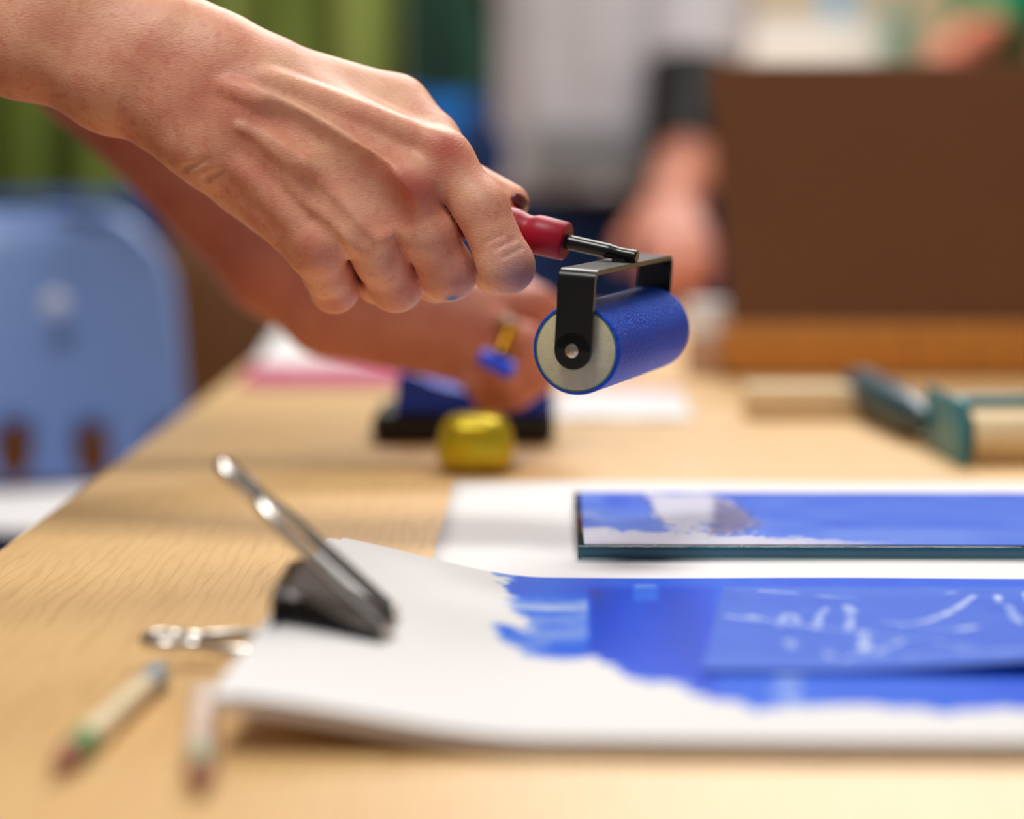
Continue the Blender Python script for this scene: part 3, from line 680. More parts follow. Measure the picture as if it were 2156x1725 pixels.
def hit(pts, F=hand, z0=970.0, z1=1097.0):
    """where the lens ray of each photo pixel first meets the body"""
    pts = np.array(pts, float); zs = np.arange(z0, z1, .4); Z = np.tile(zs, len(pts)); xx = np.repeat(pts[:, 0], len(zs)); yy = np.repeat(pts[:, 1], len(zs))
    v = F.at(np.stack([(xx - 1078) * Z / FPX, -(yy - 862.5) * Z / FPX, Z], 1)).reshape(len(pts), -1) < 0
    ok = v.any(1); i = np.where(ok, v.argmax(1), 0); z = zs[i]; return np.stack([(pts[:, 0] - 1078) * z / FPX, -(pts[:, 1] - 862.5) * z / FPX, z], 1), ok
def dense(pts, n=6): return [(p.x, p.y) for p in bez([(a, b, 0) for a, b in pts], n)]
base = Field(lo, hi, h); base.F = hand.F.copy()
def ridge(pts, r, rise, k, taper=True):
    P, ok = hit(dense(pts), base); m = len(P)
    for i in range(m - 1):
        if ok[i] and ok[i + 1]:
            t = math.sin(math.pi * min(max((i + .5) / m, .0), 1)) ** .6 if taper else 1
            a, b = P[i].copy(), P[i + 1].copy(); a[2] += r - rise * t; b[2] += r - rise * t; hand.cone(a, b, r, r, k)
def groove(pts, r, deep, k):
    P, ok = hit(dense(pts), base); m = len(P)
    for i in range(m - 1):
        if ok[i] and ok[i + 1]:
            t = math.sin(math.pi * (i + .5) / m) ** .7; a, b = P[i].copy(), P[i + 1].copy(); a[2] -= r - deep * t; b[2] -= r - deep * t; hand.cone(a, b, r, r, k, cut=True)
ridge([(470, 182), (540, 208), (620, 245), (700, 292), (770, 338), (830, 372)], 3.2, 1.7, 4)
ridge([(560, 165), (700, 215), (820, 262), (925, 305)], 3.4, .9, 5)
ridge([(560, 290), (640, 345), (700, 395), (745, 440), (772, 470)], 3.6, 1.0, 5)
ridge([(500, 345), (570, 415), (620, 470), (655, 515)], 3.6, .8, 5)
ridge([(500, 262), (545, 285), (580, 312), (602, 334), (650, 343), (700, 346), (735, 362)], 1.7, .75, 2.6)
ridge([(735, 362), (770, 356), (812, 358), (845, 372)], 1.5, .55, 2.4)
ridge([(850, 258), (890, 282), (930, 296)], 1.6, .6, 2.5)
for x, y, r, rise in ((862, 390, 11, 1.0), (936, 330, 11, .5), (772, 464, 10, 1.2), (664, 522, 10, 1.2)):
    P, ok = hit([(x, y)], base); c = P[0].copy(); c[2] += r - rise; hand.ell(c, (r, r, r), 7)
groove([(385, 356), (405, 350), (436, 336)], 1.0, .3, 1.4); groove([(428, 382), (446, 370), (468, 364)], 1.0, .28, 1.4)
groove([(575, 240), (660, 290), (740, 340), (790, 366)], 5, 1.1, 5)
groove([(640, 390), (720, 455), (770, 520)], 5, .3, 5); groove([(700, 345), (770, 400), (830, 460)], 7, .5, 7)
for i, (x, y) in enumerate(((1040, 500), (1062, 512), (1078, 530))): groove([(x - 22, y + 14), (x, y + 2), (x + 24, y - 10)], .8, .07, .9)
V, Q = hand.surface(2)
VW = cam2world(V)
tint = no_tint(len(V))
def blot(x, y, r, ch, s_):
    P, ok = hit([(x, y)], base); d2 = ((V - P[0]) ** 2).sum(1); tint[:, ch] = np.clip(tint[:, ch] + s_ * np.exp(-d2 / (r * r)), 0, 1)
def line_tint(pts, r, ch, s_):
    P, ok = hit(dense(pts, 4), base); d = np.full(len(V), 1e9)
    for p in P[ok]: d = np.minimum(d, ((V - p) ** 2).sum(1))
    tint[:, ch] = np.clip(tint[:, ch] + s_ * np.exp(-d / (r * r)), 0, 1)
for x, y, r, s_ in ((855, 396, 11, .8), (885, 390, 7, .4), (930, 312, 8, .7), (955, 330, 7, .4), (770, 455, 9, .35), (655, 535, 10, .5), (420, 170, 14, .3), (330, 230, 12, .3), (470, 250, 14, .25), (890, 600, 10, .3), (700, 640, 8, .3), (840, 640, 8, .25), (580, 470, 12, .25), (1095, 425, 6, .2)): blot(x, y, r, 0, s_)
line_tint([(500, 262), (545, 285), (602, 334), (650, 343), (700, 346), (735, 362)], 1.8, 1, .55)
line_tint([(560, 200), (640, 240), (720, 290)], 5, 1, .35); line_tint([(600, 130), (720, 160), (830, 200)], 9, 1, .4); blot(760, 430, 9, 1, .35); blot(880, 355, 6, 1, .4); blot(1000, 400, 9, 1, .3)
blot(956, 628, 2.6, 2, .8); blot(948, 630, 2.2, 2, .6); blot(1095, 545, 11, 2, .20); blot(985, 575, 7, 2, .22); blot(1080, 585, 8, 2, .18); blot(870, 500, 6, 2, .10)

# ---- the left arm behind it
def JL(x, y, d): return J(x, y, d, 1390.0)
lo2 = np.array([-420.0, -70.0, 1290.0]); hi2 = np.array([60.0, 330.0, 1480.0])
LA = Field(lo2, hi2, 1.9)
limb(LA, [JL(-180, -240, 20), JL(190, 132, 10), JL(571, 555, 0), JL(665, 632, 0)], [40, 35, 27, 25], 14)
for a, b in (((670, 590, 0), (1000, 636, -14)), ((675, 625, -6), (1010, 680, -20)), ((680, 660, -2), (1000, 724, -16)), ((690, 690, 4), (975, 760, -4))): LA.cone(JL(*a), JL(*b), 17, 13, 14)
LA.cone(JL(760, 650, 25), JL(930, 690, 25), 18, 16, 14)
LF = Field(lo2, hi2, 1.9)
for ch, rd in (([(1000, 636, -14), (1130, 640, -6), (1175, 700, 10), (1140, 742, 20)], (12, 10.5, 9.5, 8)), ([(1010, 680, -20), (1105, 720, -30), (1135, 790, -18), (1095, 830, -2)], (12, 10.5, 9.5, 8)), ([(1000, 724, -16), (1060, 775, -30), (1085, 825, -18), (1050, 842, -2)], (11.5, 10.5, 9.5, 8)), ([(975, 760, -4), (1010, 800, -16), (1035, 838, -8), (1020, 842, 8)], (10.5, 9.5, 8.5, 7.5))):
    one = Field(lo2, hi2, 1.9)
    for i in range(3): one.cone(JL(*ch[i]), JL(*ch[i + 1]), rd[i], rd[i + 1], 4)
    LF.F = Field.smin(LF.F, one.F, 2)
one = Field(lo2, hi2, 1.9)
for a, b, r1, r2 in (((740, 600, 20), (930, 590, 30), 16, 13), ((930, 590, 30), (1080, 610, 22), 13, 11), ((1080, 610, 22), (1165, 655, 4), 11, 9)): one.cone(JL(*a), JL(*b), r1, r2, 4)
LF.F = Field.smin(LF.F, one.F, 2); LA.F = Field.smin(LA.F, LF.F, 6)
V2, Q2 = LA.surface(3); VW2 = cam2world(V2)
t2 = no_tint(len(V2)); t2[:, 0] = .5
# ---- the rest of the body stands left of the table, outside the picture; its unseen head is leaned in to shade the left forearm
eR = Vector(cam2world(np.array([(J(-380, -225, 42))]))[0]); eL = Vector(cam2world(np.array([JL(-180, -240, 20)]))[0])
JP = dict(head=(-.24, 1.08, 1.43), neck=(-.38, 1.10, 1.33), chest=(-.58, 1.15, 1.13), pelvis=(-.74, 1.17, .90), shoulder_r=(-.52, .95, 1.26), shoulder_l=(-.50, 1.32, 1.24),
          elbow_r=eR, elbow_l=eL, fore_r=Vector(cam2world(np.array([J(-60, -60, 38)]))[0]), fore_l=Vector(cam2world(np.array([JL(60, 0, 14)]))[0]), wrist_r=eR, wrist_l=eL, hand_r=eR, hand_l=eL, hip_r=(-.74, 1.08, .86), hip_l=(-.74, 1.26, .86), knee_r=(-.72, 1.06, .47), knee_l=(-.72, 1.28, .47), ankle_r=(-.76, 1.05, .085), ankle_l=(-.76, 1.29, .085), face=Vector((.9, 0, -.42)).normalized(), palm=(0, 0, -1))
def body(Jd, **kw):
    class D(dict):
        def values(s): return [v_ for k_, v_ in s.items() if k_ not in ('face', 'palm')]
    return body_field(D(Jd), **kw) + (D(Jd),)
Fb, Vb, DB = body(JP, h=.007, arms=False, hands=False)
V3, Q3 = Fb.surface(2); t3 = no_tint(len(V3))
VA = np.concatenate([VW, VW2, V3]); QA = np.concatenate([Q, Q2 + len(V), Q3 + len(V) + len(V2)]); TA = np.concatenate([tint, t2, t3])
printer = np_mesh('person', VA, QA, M['skin'], None, (-.74, 1.17, 0), {'tint': TA})
tag(printer, 'person reaching in from the left, front hand gripping the red-handled ink roller', 'person')
M['shirt_dark'] = mat('dark_cotton', (44, 46, 54), .9); M['jeans'] = mat('blue_denim', (30, 62, 120), .85, vary=.2, vscale=200); M['hair'] = mat('brown_hair', (52, 34, 24), .6, vary=.3, vscale=120)
clothes(DB, Vb, 'shirt', printer, M['shirt_dark'], 'shirt', sleeve=.7); clothes(DB, Vb, 'trousers', printer, M['jeans'], 'trousers'); clothes(DB, Vb, 'hair', printer, M['hair'], 'hair')
# thumb nail: a curved plate on the thumb tip
def nail(cx, cy, a, b, ang, rise, name, m, parent, crown=.6):
    nu = 15; pts = []; ca_, sa_ = math.cos(R(ang)), math.sin(R(ang)); keep = []
    for j in range(nu):
        for i in range(nu):
            u = i / (nu - 1) * 2 - 1; v_ = j / (nu - 1) * 2 - 1
            uu = u * math.sqrt(1 - v_ * v_ * .45); vv = v_ * math.sqrt(1 - u * u * .45)
            pts.append((cx + a * uu * ca_ - b * vv * sa_, cy + a * uu * sa_ + b * vv * ca_)); keep.append(max(abs(u), abs(v_)))
    P, ok = hit(pts, hand); zf = np.median(P[ok][:, 2]) if ok.any() else 1070
    for i in range(len(P)):
        if not ok[i]: z = zf + 3; P[i] = ((pts[i][0] - 1078) * z / FPX, -(pts[i][1] - 862.5) * z / FPX, z)
        P[i][2] -= rise * (1 - .6 * keep[i] ** 3)
    o_ = MB().add([tuple(p) for p in cam2world(P)], grid_mesh(nu, nu)).build(name, m, parent)
    s_ = o_.modifiers.new('thick', 'SOLIDIFY'); s_.thickness = .0005; return o_
tn = nail(1094, 424, 21, 14, 38, .7, 'thumb_nail', M['nail'], printer)
tn['label'] = 'dark red stained thumb nail'

# tool in the left hand
tool = empty('carving_tool', pix(1062, 720, 1.335), 'small cutting tool with brass collar and blue stained end held in the blurred rear hand', 'cutting tool')
a, b = pix(1078, 688, 1.342), pix(1054, 748, 1.332); MB().lathe(a, b - a, [(0, .0030), (.001, .0058), (.005, .0062), (.006, .0052), ((b - a).length, .0050)], 24).build('collar', M['brass'], tool)
a, b = pix(1008, 748, 1.330), pix(1082, 784, 1.330); MB().lathe(a, b - a, [(0, .002), (.001, .0044), ((b - a).length - .001, .0050), ((b - a).length, .003)], 20).build('blade_holder', M['blueplastic'], tool)
a, b = pix(1074, 694, 1.345), pix(1040, 680, 1.40); MB().lathe(a, b - a, [(0, .005), (.012, .0075), (.03, .009), (.04, .006)], 24).build('handle', M['brownwood'], tool)

# ================================================================== THINGS ON THE TABLE BEHIND
def flat_sheet(name, corners, m, label, cat, z=.0008, border=None, bmat=None, sag=.0006):
    """sheet of paper from four corners (near left, near right, far right, far left)"""
    c = [Vector((p.x, p.y, 0)) for p in corners]; nu = 24; vs = []
    for j in range(nu):
        for i in range(nu):
            u, v_ = i / (nu - 1), j / (nu - 1); p = c[0].lerp(c[1], u).lerp(c[3].lerp(c[2], u), v_); vs.append((p.x, p.y, T + z + sag * math.sin(u * 6 + v_ * 4) ** 2))
    o_ = MB().add(vs, grid_mesh(nu, nu)).build(name, m); md = o_.modifiers.new('thick', 'SOLIDIFY'); md.thickness = .0004
    if border:
        v0, v1 = border; vs = []
        for j in range(5):
            for i in range(nu):
                u, v_ = i / (nu - 1), v0 + (v1 - v0) * j / 4; p = c[0].lerp(c[1], u).lerp(c[3].lerp(c[2], u), v_); vs.append((p.x, p.y, T + z + .0004 + sag * math.sin(u * 6 + v_ * 4) ** 2))
        MB().add(vs, grid_mesh(nu, 5)).build('magenta_band', bmat, o_)
    return tag(o_, label, cat)
flat_sheet('paper_sheet', [on_z(500, 818, T), on_z(860, 818, T), on_z(860, 690, T), on_z(590, 690, T)], M['paper'], 'white sheet with magenta front edge at the far left behind the rear arm', 'paper', border=(.0, .30), bmat=M['magenta'])
flat_sheet('paper_sheet', [on_z(1165, 886, T), on_z(1462, 886, T), on_z(1430, 818, T), on_z(1180, 812, T)], M['paper'], 'white sheet lying on the table just behind the blue roller', 'paper', border=(.86, .99), bmat=M['magenta'])

# baren: black pad with a blue arched handle
Db = on_z(880, 936, T).y; a = on_y(782, 915, Db); b = on_y(1168, 915, Db); wd = b.x - a.x; cx = (a.x + b.x) / 2; dp = .085
bar = empty('baren', (cx, Db + dp / 2, T), 'black-based printing baren with a deep blue arched handle, behind the yellow tube', 'baren')
MB().box((cx, Db + dp / 2, T + .0095), (wd, dp, .018), bev=.006, seg=4).build('pad', M['black_matte'], bar)
def arch(x0, x1, z0, z1, dip, dep, y):
    prof_t = []
    for i in range(25):
        u = i / 24; prof_t.append((x0 + (x1 - x0) * u, z1 - dip * math.sin(math.pi * min(max((u - .12) / .76, 0), 1)) ** .8))
    vs = []
    for yy in (y - dep / 2, y + dep / 2):
        for (x_, z_) in prof_t: vs.append((x_, yy, z_))
        for (x_, z_) in prof_t: vs.append((x_ + (cx - x_) * -.06, yy, z0))
    n_ = 25; fs = []
    for i in range(n_ - 1):
        fs += [(i, i + 1, n_ + i + 1, n_ + i), (2 * n_ + i + 1, 2 * n_ + i, 3 * n_ + i, 3 * n_ + i + 1), (i + 1, i, 2 * n_ + i, 2 * n_ + i + 1), (n_ + i, n_ + i + 1, 3 * n_ + i + 1, 3 * n_ + i)]
    fs += [(0, n_, 3 * n_, 2 * n_), (n_ - 1, 2 * n_ + n_ - 1, 3 * n_ + n_ - 1, n_ + n_ - 1)]
    return MB().add(vs, fs)
arch(cx - wd * .36, cx + wd * .47, T + .017, T + .042, .010, .050, Db + .030).build('handle', M['blueplastic'], bar, bev=.004, sharp=50)

# yellow tube seen end on
Dy = on_z(1000, 1004, T).y; a = on_y(917, 1000, Dy); b = on_y(1082, 1000, Dy); r_ = (b.x - a.x) / 2; cy = (a.x + b.x) / 2
tube = empty('paint_tube', (cy, Dy + .04, T), 'shiny yellow glittery tube lying end on in front of the black and blue baren', 'tube')
ring = []
for (yy, sc_, zz) in ((0, .55, .0), (.003, .80, 0), (.010, .98, 0), (.018, 1.0, 0), (.040, .93, .0), (.062, .78, .0), (.070, .70, .0), (.073, .4, 0)):
    pr = []
    for t in range(32):
        an = 2 * math.pi * t / 32; e = .52
        x_ = math.copysign(abs(math.cos(an)) ** e, math.cos(an)); z_ = math.copysign(abs(math.sin(an)) ** e, math.sin(an)); tz = 1 - .14 * max(z_, 0)
        pr.append((cy + x_ * tz * r_ * sc_, Dy + yy, T + .0165 + z_ * .0163 * (sc_ if yy < .03 else sc_ * (1 - .0 * yy))))
    ring.append(pr)
zmin = [min(p[2] for p in pr) for pr in ring]
vs = [(p[0], p[1], p[2] - (zmin[i] - T - .0003) * (0 if i < 3 else 1)) for i, pr in enumerate(ring) for p in pr]; fs = [(i * 32 + j, i * 32 + (j + 1) % 32, (i + 1) * 32 + (j + 1) % 32, (i + 1) * 32 + j) for i in range(len(ring) - 1) for j in range(32)]
fs += [tuple(range(31, -1, -1)), tuple((len(ring) - 1) * 32 + j for j in range(32))]
MB().add(vs, fs).build('body', M['yellow'], tube, sharp=60)
MB().box((cy, Dy + .079, T + .010), (r_ * 1.2, .014, .004), bev=.001).build('crimped_end', M['yellow'], tube)

# cream block
Dc = on_z(1700, 884, T).y; a = on_y(1572, 880, Dc); b = on_y(1815, 880, Dc)
o = MB().box(((a.x + b.x) / 2, Dc + .018, T + .0105), (b.x - a.x, .036, .021), bev=.0025).build('wood_block', M['cream']); tag(o, 'small pale cream block lying between the roller and the teal-framed tool', 'block')

# brush-like bits near the board's left end: jar with white lid
Dj = on_z(1490, 786, T).y; a = on_y(1492, 640, Dj)
jar = empty('jar', (a.x, Dj, T), 'small jar with a round white lid beside the left end of the brown board', 'jar')
MB().lathe((a.x, Dj, T), (0, 0, 1), [(0, .016), (.001, .019), (.026, .019), (.030, .016)], 32).build('body', mat('tan_glass', (190, 150, 120), .25, vary=.1), jar)
MB().lathe((a.x, Dj, T + .030), (0, 0, 1), [(0, .0165), (.001, .0185), (.024, .0185), (.0265, .016), (.027, 0)], 32).build('lid', M['paper'], jar)

# teal brayer lying on its frame
bm_t = M['teal']
pn = on_z(2032, 984, T); tbx = empty('brayer', (pn.x, pn.y, T), 'teal-framed hand roller with cream cylinder lying at the right edge behind the glass slab', 'ink roller')
yn = pn.y; zc = T + .0185; xa = pn.x
# side plate next to the viewer: a slab running back from the roller's end
far_l = on_z(1832, 872, T); dvec = (Vector((far_l.x, far_l.y, 0)) - Vector((pn.x, pn.y, 0))); dl = dvec.length; du = dvec.normalized(); sdv = Vector((du.y, -du.x, 0))
if sdv.x < 0: sdv = -sdv
rotp = Matrix((sdv, du, Vector((0, 0, 1)))).transposed()
MB().box(Vector((pn.x, pn.y, 0)) + du * .045 + Vector((0, 0, T + .0185)), (.005, .092, .037), rotp, bev=.002).build('side_plate', bm_t, tbx)
o0 = Vector((pn.x, pn.y, 0)) + sdv * .006 + du * .016 + Vector((0, 0, zc - .003))
MB().lathe(o0, sdv, [(0, .012), (.0005, .0135), (.099, .0135), (.0995, .012)], 40).build('roller', M['cream'], tbx)
MB().box(Vector((pn.x, pn.y, 0)) + sdv * .053 + du * .060 + Vector((0, 0, T + .030)), (.106, .010, .008), rotp, bev=.002).build('bar', bm_t, tbx)
MB().box(Vector((pn.x, pn.y, 0)) + sdv * .107 + du * .045 + Vector((0, 0, T + .0185)), (.005, .092, .037), rotp, bev=.002).build('side_plate', bm_t, tbx)
hb = Vector((pn.x, pn.y, 0)) + du * .088 + Vector((0, 0, T + .016)); he2 = on_z(1822, 880, T) + Vector((0, .03, .016))
MB().lathe(hb + du * -.004, (he2 - hb), [(0, .006), (.02, .007), (.03, .0115), ((he2 - hb).length, .0145), ((he2 - hb).length + .006, .010)], 28).build('handle', mat('dark_teal', (8, 60, 76), .4), tbx)

# brown board on a wooden base
Dbd = 1.84; b0 = pix(1536, 690, Dbd); t0 = pix(1490, 134, 1.90); rx = .52
st = empty('display_stand', (b0.x + .25, b0.y + .03, T), 'upright brown hardboard panel standing on a low orange wood base at right', 'board')
zb = b0.z; A_ = [b0, Vector((rx, b0.y, zb)), Vector((rx, t0.y, t0.z)), t0]; bk = Vector((0, .006, .001))
MB().add(A_ + [p + bk for p in A_], [(0, 1, 2, 3), (7, 6, 5, 4), (0, 4, 5, 1), (1, 5, 6, 2), (2, 6, 7, 3), (3, 7, 4, 0)]).build('panel', M['board'], st, smooth=False)
hz = zb - T + .003
MB().box(((b0.x - .004 + rx) / 2, b0.y + .03, T + .005 + (hz - .005) / 2), (rx - b0.x + .008, .075, hz - .005), bev=.003).build('base', M['orangewood'], st)
MB().box(((b0.x + rx) / 2, b0.y + .03, T + .0025), (rx - b0.x - .02, .06, .005)).build('foot', M['edge'], st)
for xx in (b0.x + .12, .4):
    pA = Vector((xx, b0.y + .012, zb + .002)); pB = Vector((xx, b0.y + .062, zb - .001)); pC = Vector((xx, (b0.y + t0.y) / 2 + .006, (zb + t0.z) / 2))
    MB().add([pA, pB, pC] + [p + Vector((.012, 0, 0)) for p in (pA, pB, pC)], [(0, 1, 2), (5, 4, 3), (0, 3, 4, 1), (1, 4, 5, 2), (2, 5, 3, 0)]).build('brace', M['orangewood'], st, smooth=False)

# ================================================================== PENCILS IN FRONT
def pencil(p0, p1, body_m, band_m, tip_m, end_m, label):
    a_ = Vector((p0.x, p0.y, T + .0042)); b_ = Vector((p1.x, p1.y, T + .0042)); d_ = b_ - a_; L_ = d_.length; r0 = .0041
    e_ = empty('pencil', (a_ + b_) / 2 - Vector((0, 0, .0042)), label, 'pencil', None)
    MB().lathe(a_, d_, [(0, .0012), (.016, r0), (.017, r0)], 18).build('tip', tip_m, e_)
    MB().lathe(a_ + d_.normalized() * .017, d_, [(0, r0), (0, r0 + .0001), (.015, r0 + .0001), (.015, r0)], 18).build('band', band_m, e_)
    MB().lathe(a_ + d_.normalized() * .032, d_, [(0, r0), (L_ - .052, r0)], 18).build('barrel', body_m, e_)
    MB().lathe(a_ + d_.normalized() * (L_ - .020), d_, [(0, r0), (0, r0 + .0001), (.0195, r0 + .0001), (.020, r0 - .0005)], 18).build('end_cap', end_m, e_)
    return e_
mg = mat('green_band', (60, 138, 72), .5); mt = mat('brown_wood_tip', (150, 88, 62), .6); mgr = mat('grey_end', (176, 184, 190), .5); mp_ = mat('pinkish_white', (222, 200, 184), .55); mcr = mat('cream_barrel', (232, 214, 178), .5); mg2 = mat('pale_green_band', (140, 160, 122), .5)
pencil(on_z(116, 1648, T), on_z(334, 1446, T), mcr, mg, mt, mgr, 'blurred cream pencil with bright green band lying far left on the bare wood')
pencil(on_z(418, 1688, T), on_z(428, 1488, T), mp_, mg2, mt, mp_, 'blurred pinkish white pencil lying near the front left corner of the paper stack')

# ================================================================== CHAIRS
def chair(name, c, width, seat_z, top_z, m, label, yaw=0.0, holes=True, rivets=True):
    """moulded plastic chair whose back faces the camera side; c is the centre of the back at the floor"""
    root = empty(name, (c[0], c[1], 0), label, 'chair'); hw = width / 2; cxx, cyy = c
    nu, nv = 101, 101; vs = []; fs = []
    hgt = top_z - seat_z
    for j in range(nv):
        for i in range(nu):
            u = i / (nu - 1) * 2 - 1; v_ = j / (nv - 1); w_ = hw * (1 - .15 * v_ ** 1.3)
            cr_ = .07; zt_ = v_ * hgt; ed = hgt - zt_
            if ed < cr_: w_ -= (hw * .9) * 0 + cr_ * (1 - math.sqrt(max(0, 1 - ((cr_ - ed) / cr_) ** 2)))
            x_ = u * w_; y_ = .045 * (1 - (u * u)) + .06 * v_ + .012 * math.exp(-((1 - v_) / .07) ** 2); vs.append((cxx + x_, cyy + y_, seat_z + zt_))
    HC, HA, HB_ = ((-.129, -.059, .011, .0815, .152) if holes else ()), .020, .030
    for q_ in range(len(vs)):
        for hx in HC:
            dx_, dz_ = vs[q_][0] - cxx - hx, vs[q_][2] - seat_z - .026; e_ = math.hypot(dx_ / HA, dz_ / HB_)
            if .80 < e_ < 1.14: vs[q_] = (cxx + hx + dx_ / e_, vs[q_][1], seat_z + .026 + dz_ / e_)
    for j in range(nv - 1):
        for i in range(nu - 1):
            f_ = (j * nu + i, j * nu + i + 1, (j + 1) * nu + i + 1, (j + 1) * nu + i); mx_ = sum(vs[t_][0] for t_ in f_) / 4 - cxx; mz_ = sum(vs[t_][2] for t_ in f_) / 4 - seat_z - .026
            if any(math.hypot((mx_ - hx) / HA, mz_ / HB_) < .985 for hx in HC): continue
            fs.append(f_)
    o_ = MB().add(vs, fs).build('backrest', m, root); md = o_.modifiers.new('thick', 'SOLIDIFY'); md.thickness = .008; md.offset = 0
    nu = 31; vs = []
    for j in range(nu):
        for i in range(nu):
            u = i / (nu - 1) * 2 - 1; v_ = j / (nu - 1); w_ = hw * (.98 - .06 * (1 - v_)); vs.append((cxx + u * w_, cyy + .045 * (1 - u * u) - .36 * v_, seat_z - .012 * (1 - u * u) - .02 * max(0, v_ - .85) / .15 + .004))
    o_ = MB().add(vs, grid_mesh(nu, nu)).build('seat', m, root); md = o_.modifiers.new('thick', 'SOLIDIFY'); md.thickness = .010
    for sx_ in (-1, 1):
        for yy, sp in ((-.30, -.03), (.0, .05)):
            MB().tube([(cxx + sx_ * (hw - .05), cyy + yy, seat_z - .02), (cxx + sx_ * (hw - .02), cyy + yy + sp, .004)], [.014, .011], 14).build('leg', M['chrome'], root)
    if rivets:
        for ux in rivets:
            p = Vector(ux); MB().lathe(p + Vector((0, .002, 0)), (0, -1, 0), [(0, .0112), (.003, .0112)] + [(.003 + .0050 * math.sin(R(t_)), .0110 * math.cos(R(t_))) for t_ in range(0, 91, 10)], 24).build('rivet', mat('pale_rivet', (200, 208, 226), .4, 0, .02), root)
    return root
Dch = 2.04; a = pix(392, 700, Dch); tp = pix(200, 452, Dch).z; sz = pix(60, 1035, Dch).z
wch = .34; rv = pix(105, 645, Dch + .02)
chair('plastic_chair', (a.x - wch / 2, a.y), wch, sz, tp, M['lightblue'], 'light blue plastic chair standing beside the left edge of the table', rivets=[(rv.x, rv.y + .02, rv.z)])

# ================================================================== BEHIND THE TABLE
D2 = 3.15
c2 = pix(1262, 200, D2)
x2 = c2.x; y2 = c2.y
arm_el = pix(1448, 345, 2.98); arm_wr = pix(1412, 430, 2.66); arm_ha = pix(1440, 600, 2.50)
J2 = dict(head=(x2, y2 - .08, 1.56), neck=(x2, y2, 1.40), chest=(x2, y2, 1.20), pelvis=(x2, y2 + .02, .90), shoulder_l=(x2 + .15, y2, 1.32), shoulder_r=(x2 - .13, y2 + .02, 1.32),
          elbow_l=(arm_el.x, arm_el.y, arm_el.z), wrist_l=arm_wr, hand_l=arm_ha, elbow_r=(x2 - .10, y2 + .17, 1.08), wrist_r=(x2 + .02, y2 + .20, .95), hand_r=(x2 + .10, y2 + .20, .92),
          hip_l=(x2 + .09, y2 + .02, .86), hip_r=(x2 - .09, y2 + .02, .86), knee_l=(x2 + .10, y2 - .01, .47), knee_r=(x2 - .10, y2 - .01, .47), ankle_l=(x2 + .10, y2 + .05, .085), ankle_r=(x2 - .10, y2 + .05, .085),
          face=Vector((0, -.9, -.42)).normalized(), palm=(0, .2, -1))
F2, V2d, D2d = body(J2, h=.007, slim=.70); v_, q_ = F2.surface(2); tt = no_tint(len(v_)); tt[:, 0] = .1
p2 = np_mesh('person', v_, q_, M['skin_far'], None, (x2, y2, 0), {'tint': tt}); tag(p2, 'person in a white top with black sleeves at the far end of the table', 'person')
M['apron'] = mat('white_apron', (216, 214, 222), .9, vary=.10, vscale=14)
clothes(D2d, V2d, 'shirt', p2, M['apron'], 'shirt', grow=.012, sleeve=.70, slim=.70)
for a_ in 'lr':
    e0, e1 = V2d['shoulder_' + a_].lerp(V2d['elbow_' + a_], .62), V2d['elbow_' + a_] + (V2d['elbow_' + a_] - V2d['shoulder_' + a_]) * .03
    MB().tube([e0, e0.lerp(e1, .33), e0.lerp(e1, .66), e0.lerp(e1, .9), e1], [.062, .061, .060, .057, .050], 28).build('undersleeve', M['black_matte'], p2)
clothes(D2d, V2d, 'trousers', p2, M['jeans'], 'trousers'); clothes(D2d, V2d, 'hair', p2, M['hair'], 'hair')
nu, nv = 50, 60; vs = []
for j in range(nv):
    for i in range(nu):
        u = i / (nu - 1) * 2 - 1; v__ = j / (nv - 1); z_ = .835 + .47 * v__; w_ = .122 - .03 * max(0, v__ - .55) / .45
        vs.append((x2 - .012 + u * w_, y2 - .112 + .055 * u * u - .006 * math.sin(u * 9 + v__ * 2) * (1 - v__ * .6) - .02 * (1 - v__), z_))
o = MB().add(vs, grid_mesh(nu, nv)).build('apron', M['apron'], p2); md = o.modifiers.new('thick', 'SOLIDIFY'); md.thickness = .003
MB().box((x2 - .012, y2 - .134, .885), (.15, .006, .07), bev=.002).build('apron_shade_patch', mat('apron_shade_grey', (150, 152, 156), .9), p2)  # grey patch stands in for the shadow low on the apron

# bright blue chair behind that person, at left
cb_ = pix(985, 260, 3.75)
chair('plastic_chair', (cb_.x - .02, cb_.y), .40, .62, cb_.z + .04, M['midblue'], 'bright blue chair back just left of the person in the white top', holes=False, rivets=None)

# far counter with person in green
Dk = 4.35; kz = pix(1700, 165, 4.1).z; ka = pix(1470, 150, Dk)
ct = empty('counter', (1.25, 4.7, 0), 'tan back counter carrying a white box, behind the brown board', 'counter')
cxr = pix(1935, 100, 4.3).x; MB().box(((.30 + cxr) / 2, 4.72, kz - .015), (cxr - .30, .72, .03), bev=.003).build('countertop', mat('tan_top', (214, 186, 146), .5), ct)
MB().box(((.30 + cxr) / 2, 4.74, (kz - .03) / 2), (cxr - .36, .66, kz - .03)).build('carcass', mat('beige_cabinet', (206, 190, 160), .6), ct)
wa = pix(1492, 140, 4.5); wb = pix(1850, 30, 4.5)
bx = empty('storage_box', ((wa.x + wb.x) / 2, wa.y + .1, kz), 'wide white box standing on the back counter above the brown board', 'box')
hb_ = wb.z - kz
MB().box(((wa.x + wb.x) / 2, wa.y + .1, kz + hb_ * .42), (wb.x - wa.x, .2, hb_ * .84), bev=.004).build('body', M['paper'], bx)
MB().box(((wa.x + wb.x) / 2, wa.y + .1, kz + hb_ * .92), (wb.x - wa.x + .008, .208, hb_ * .16), bev=.004).build('lid', M['paper'], bx)
ba = pix(1895, 60, 4.35)
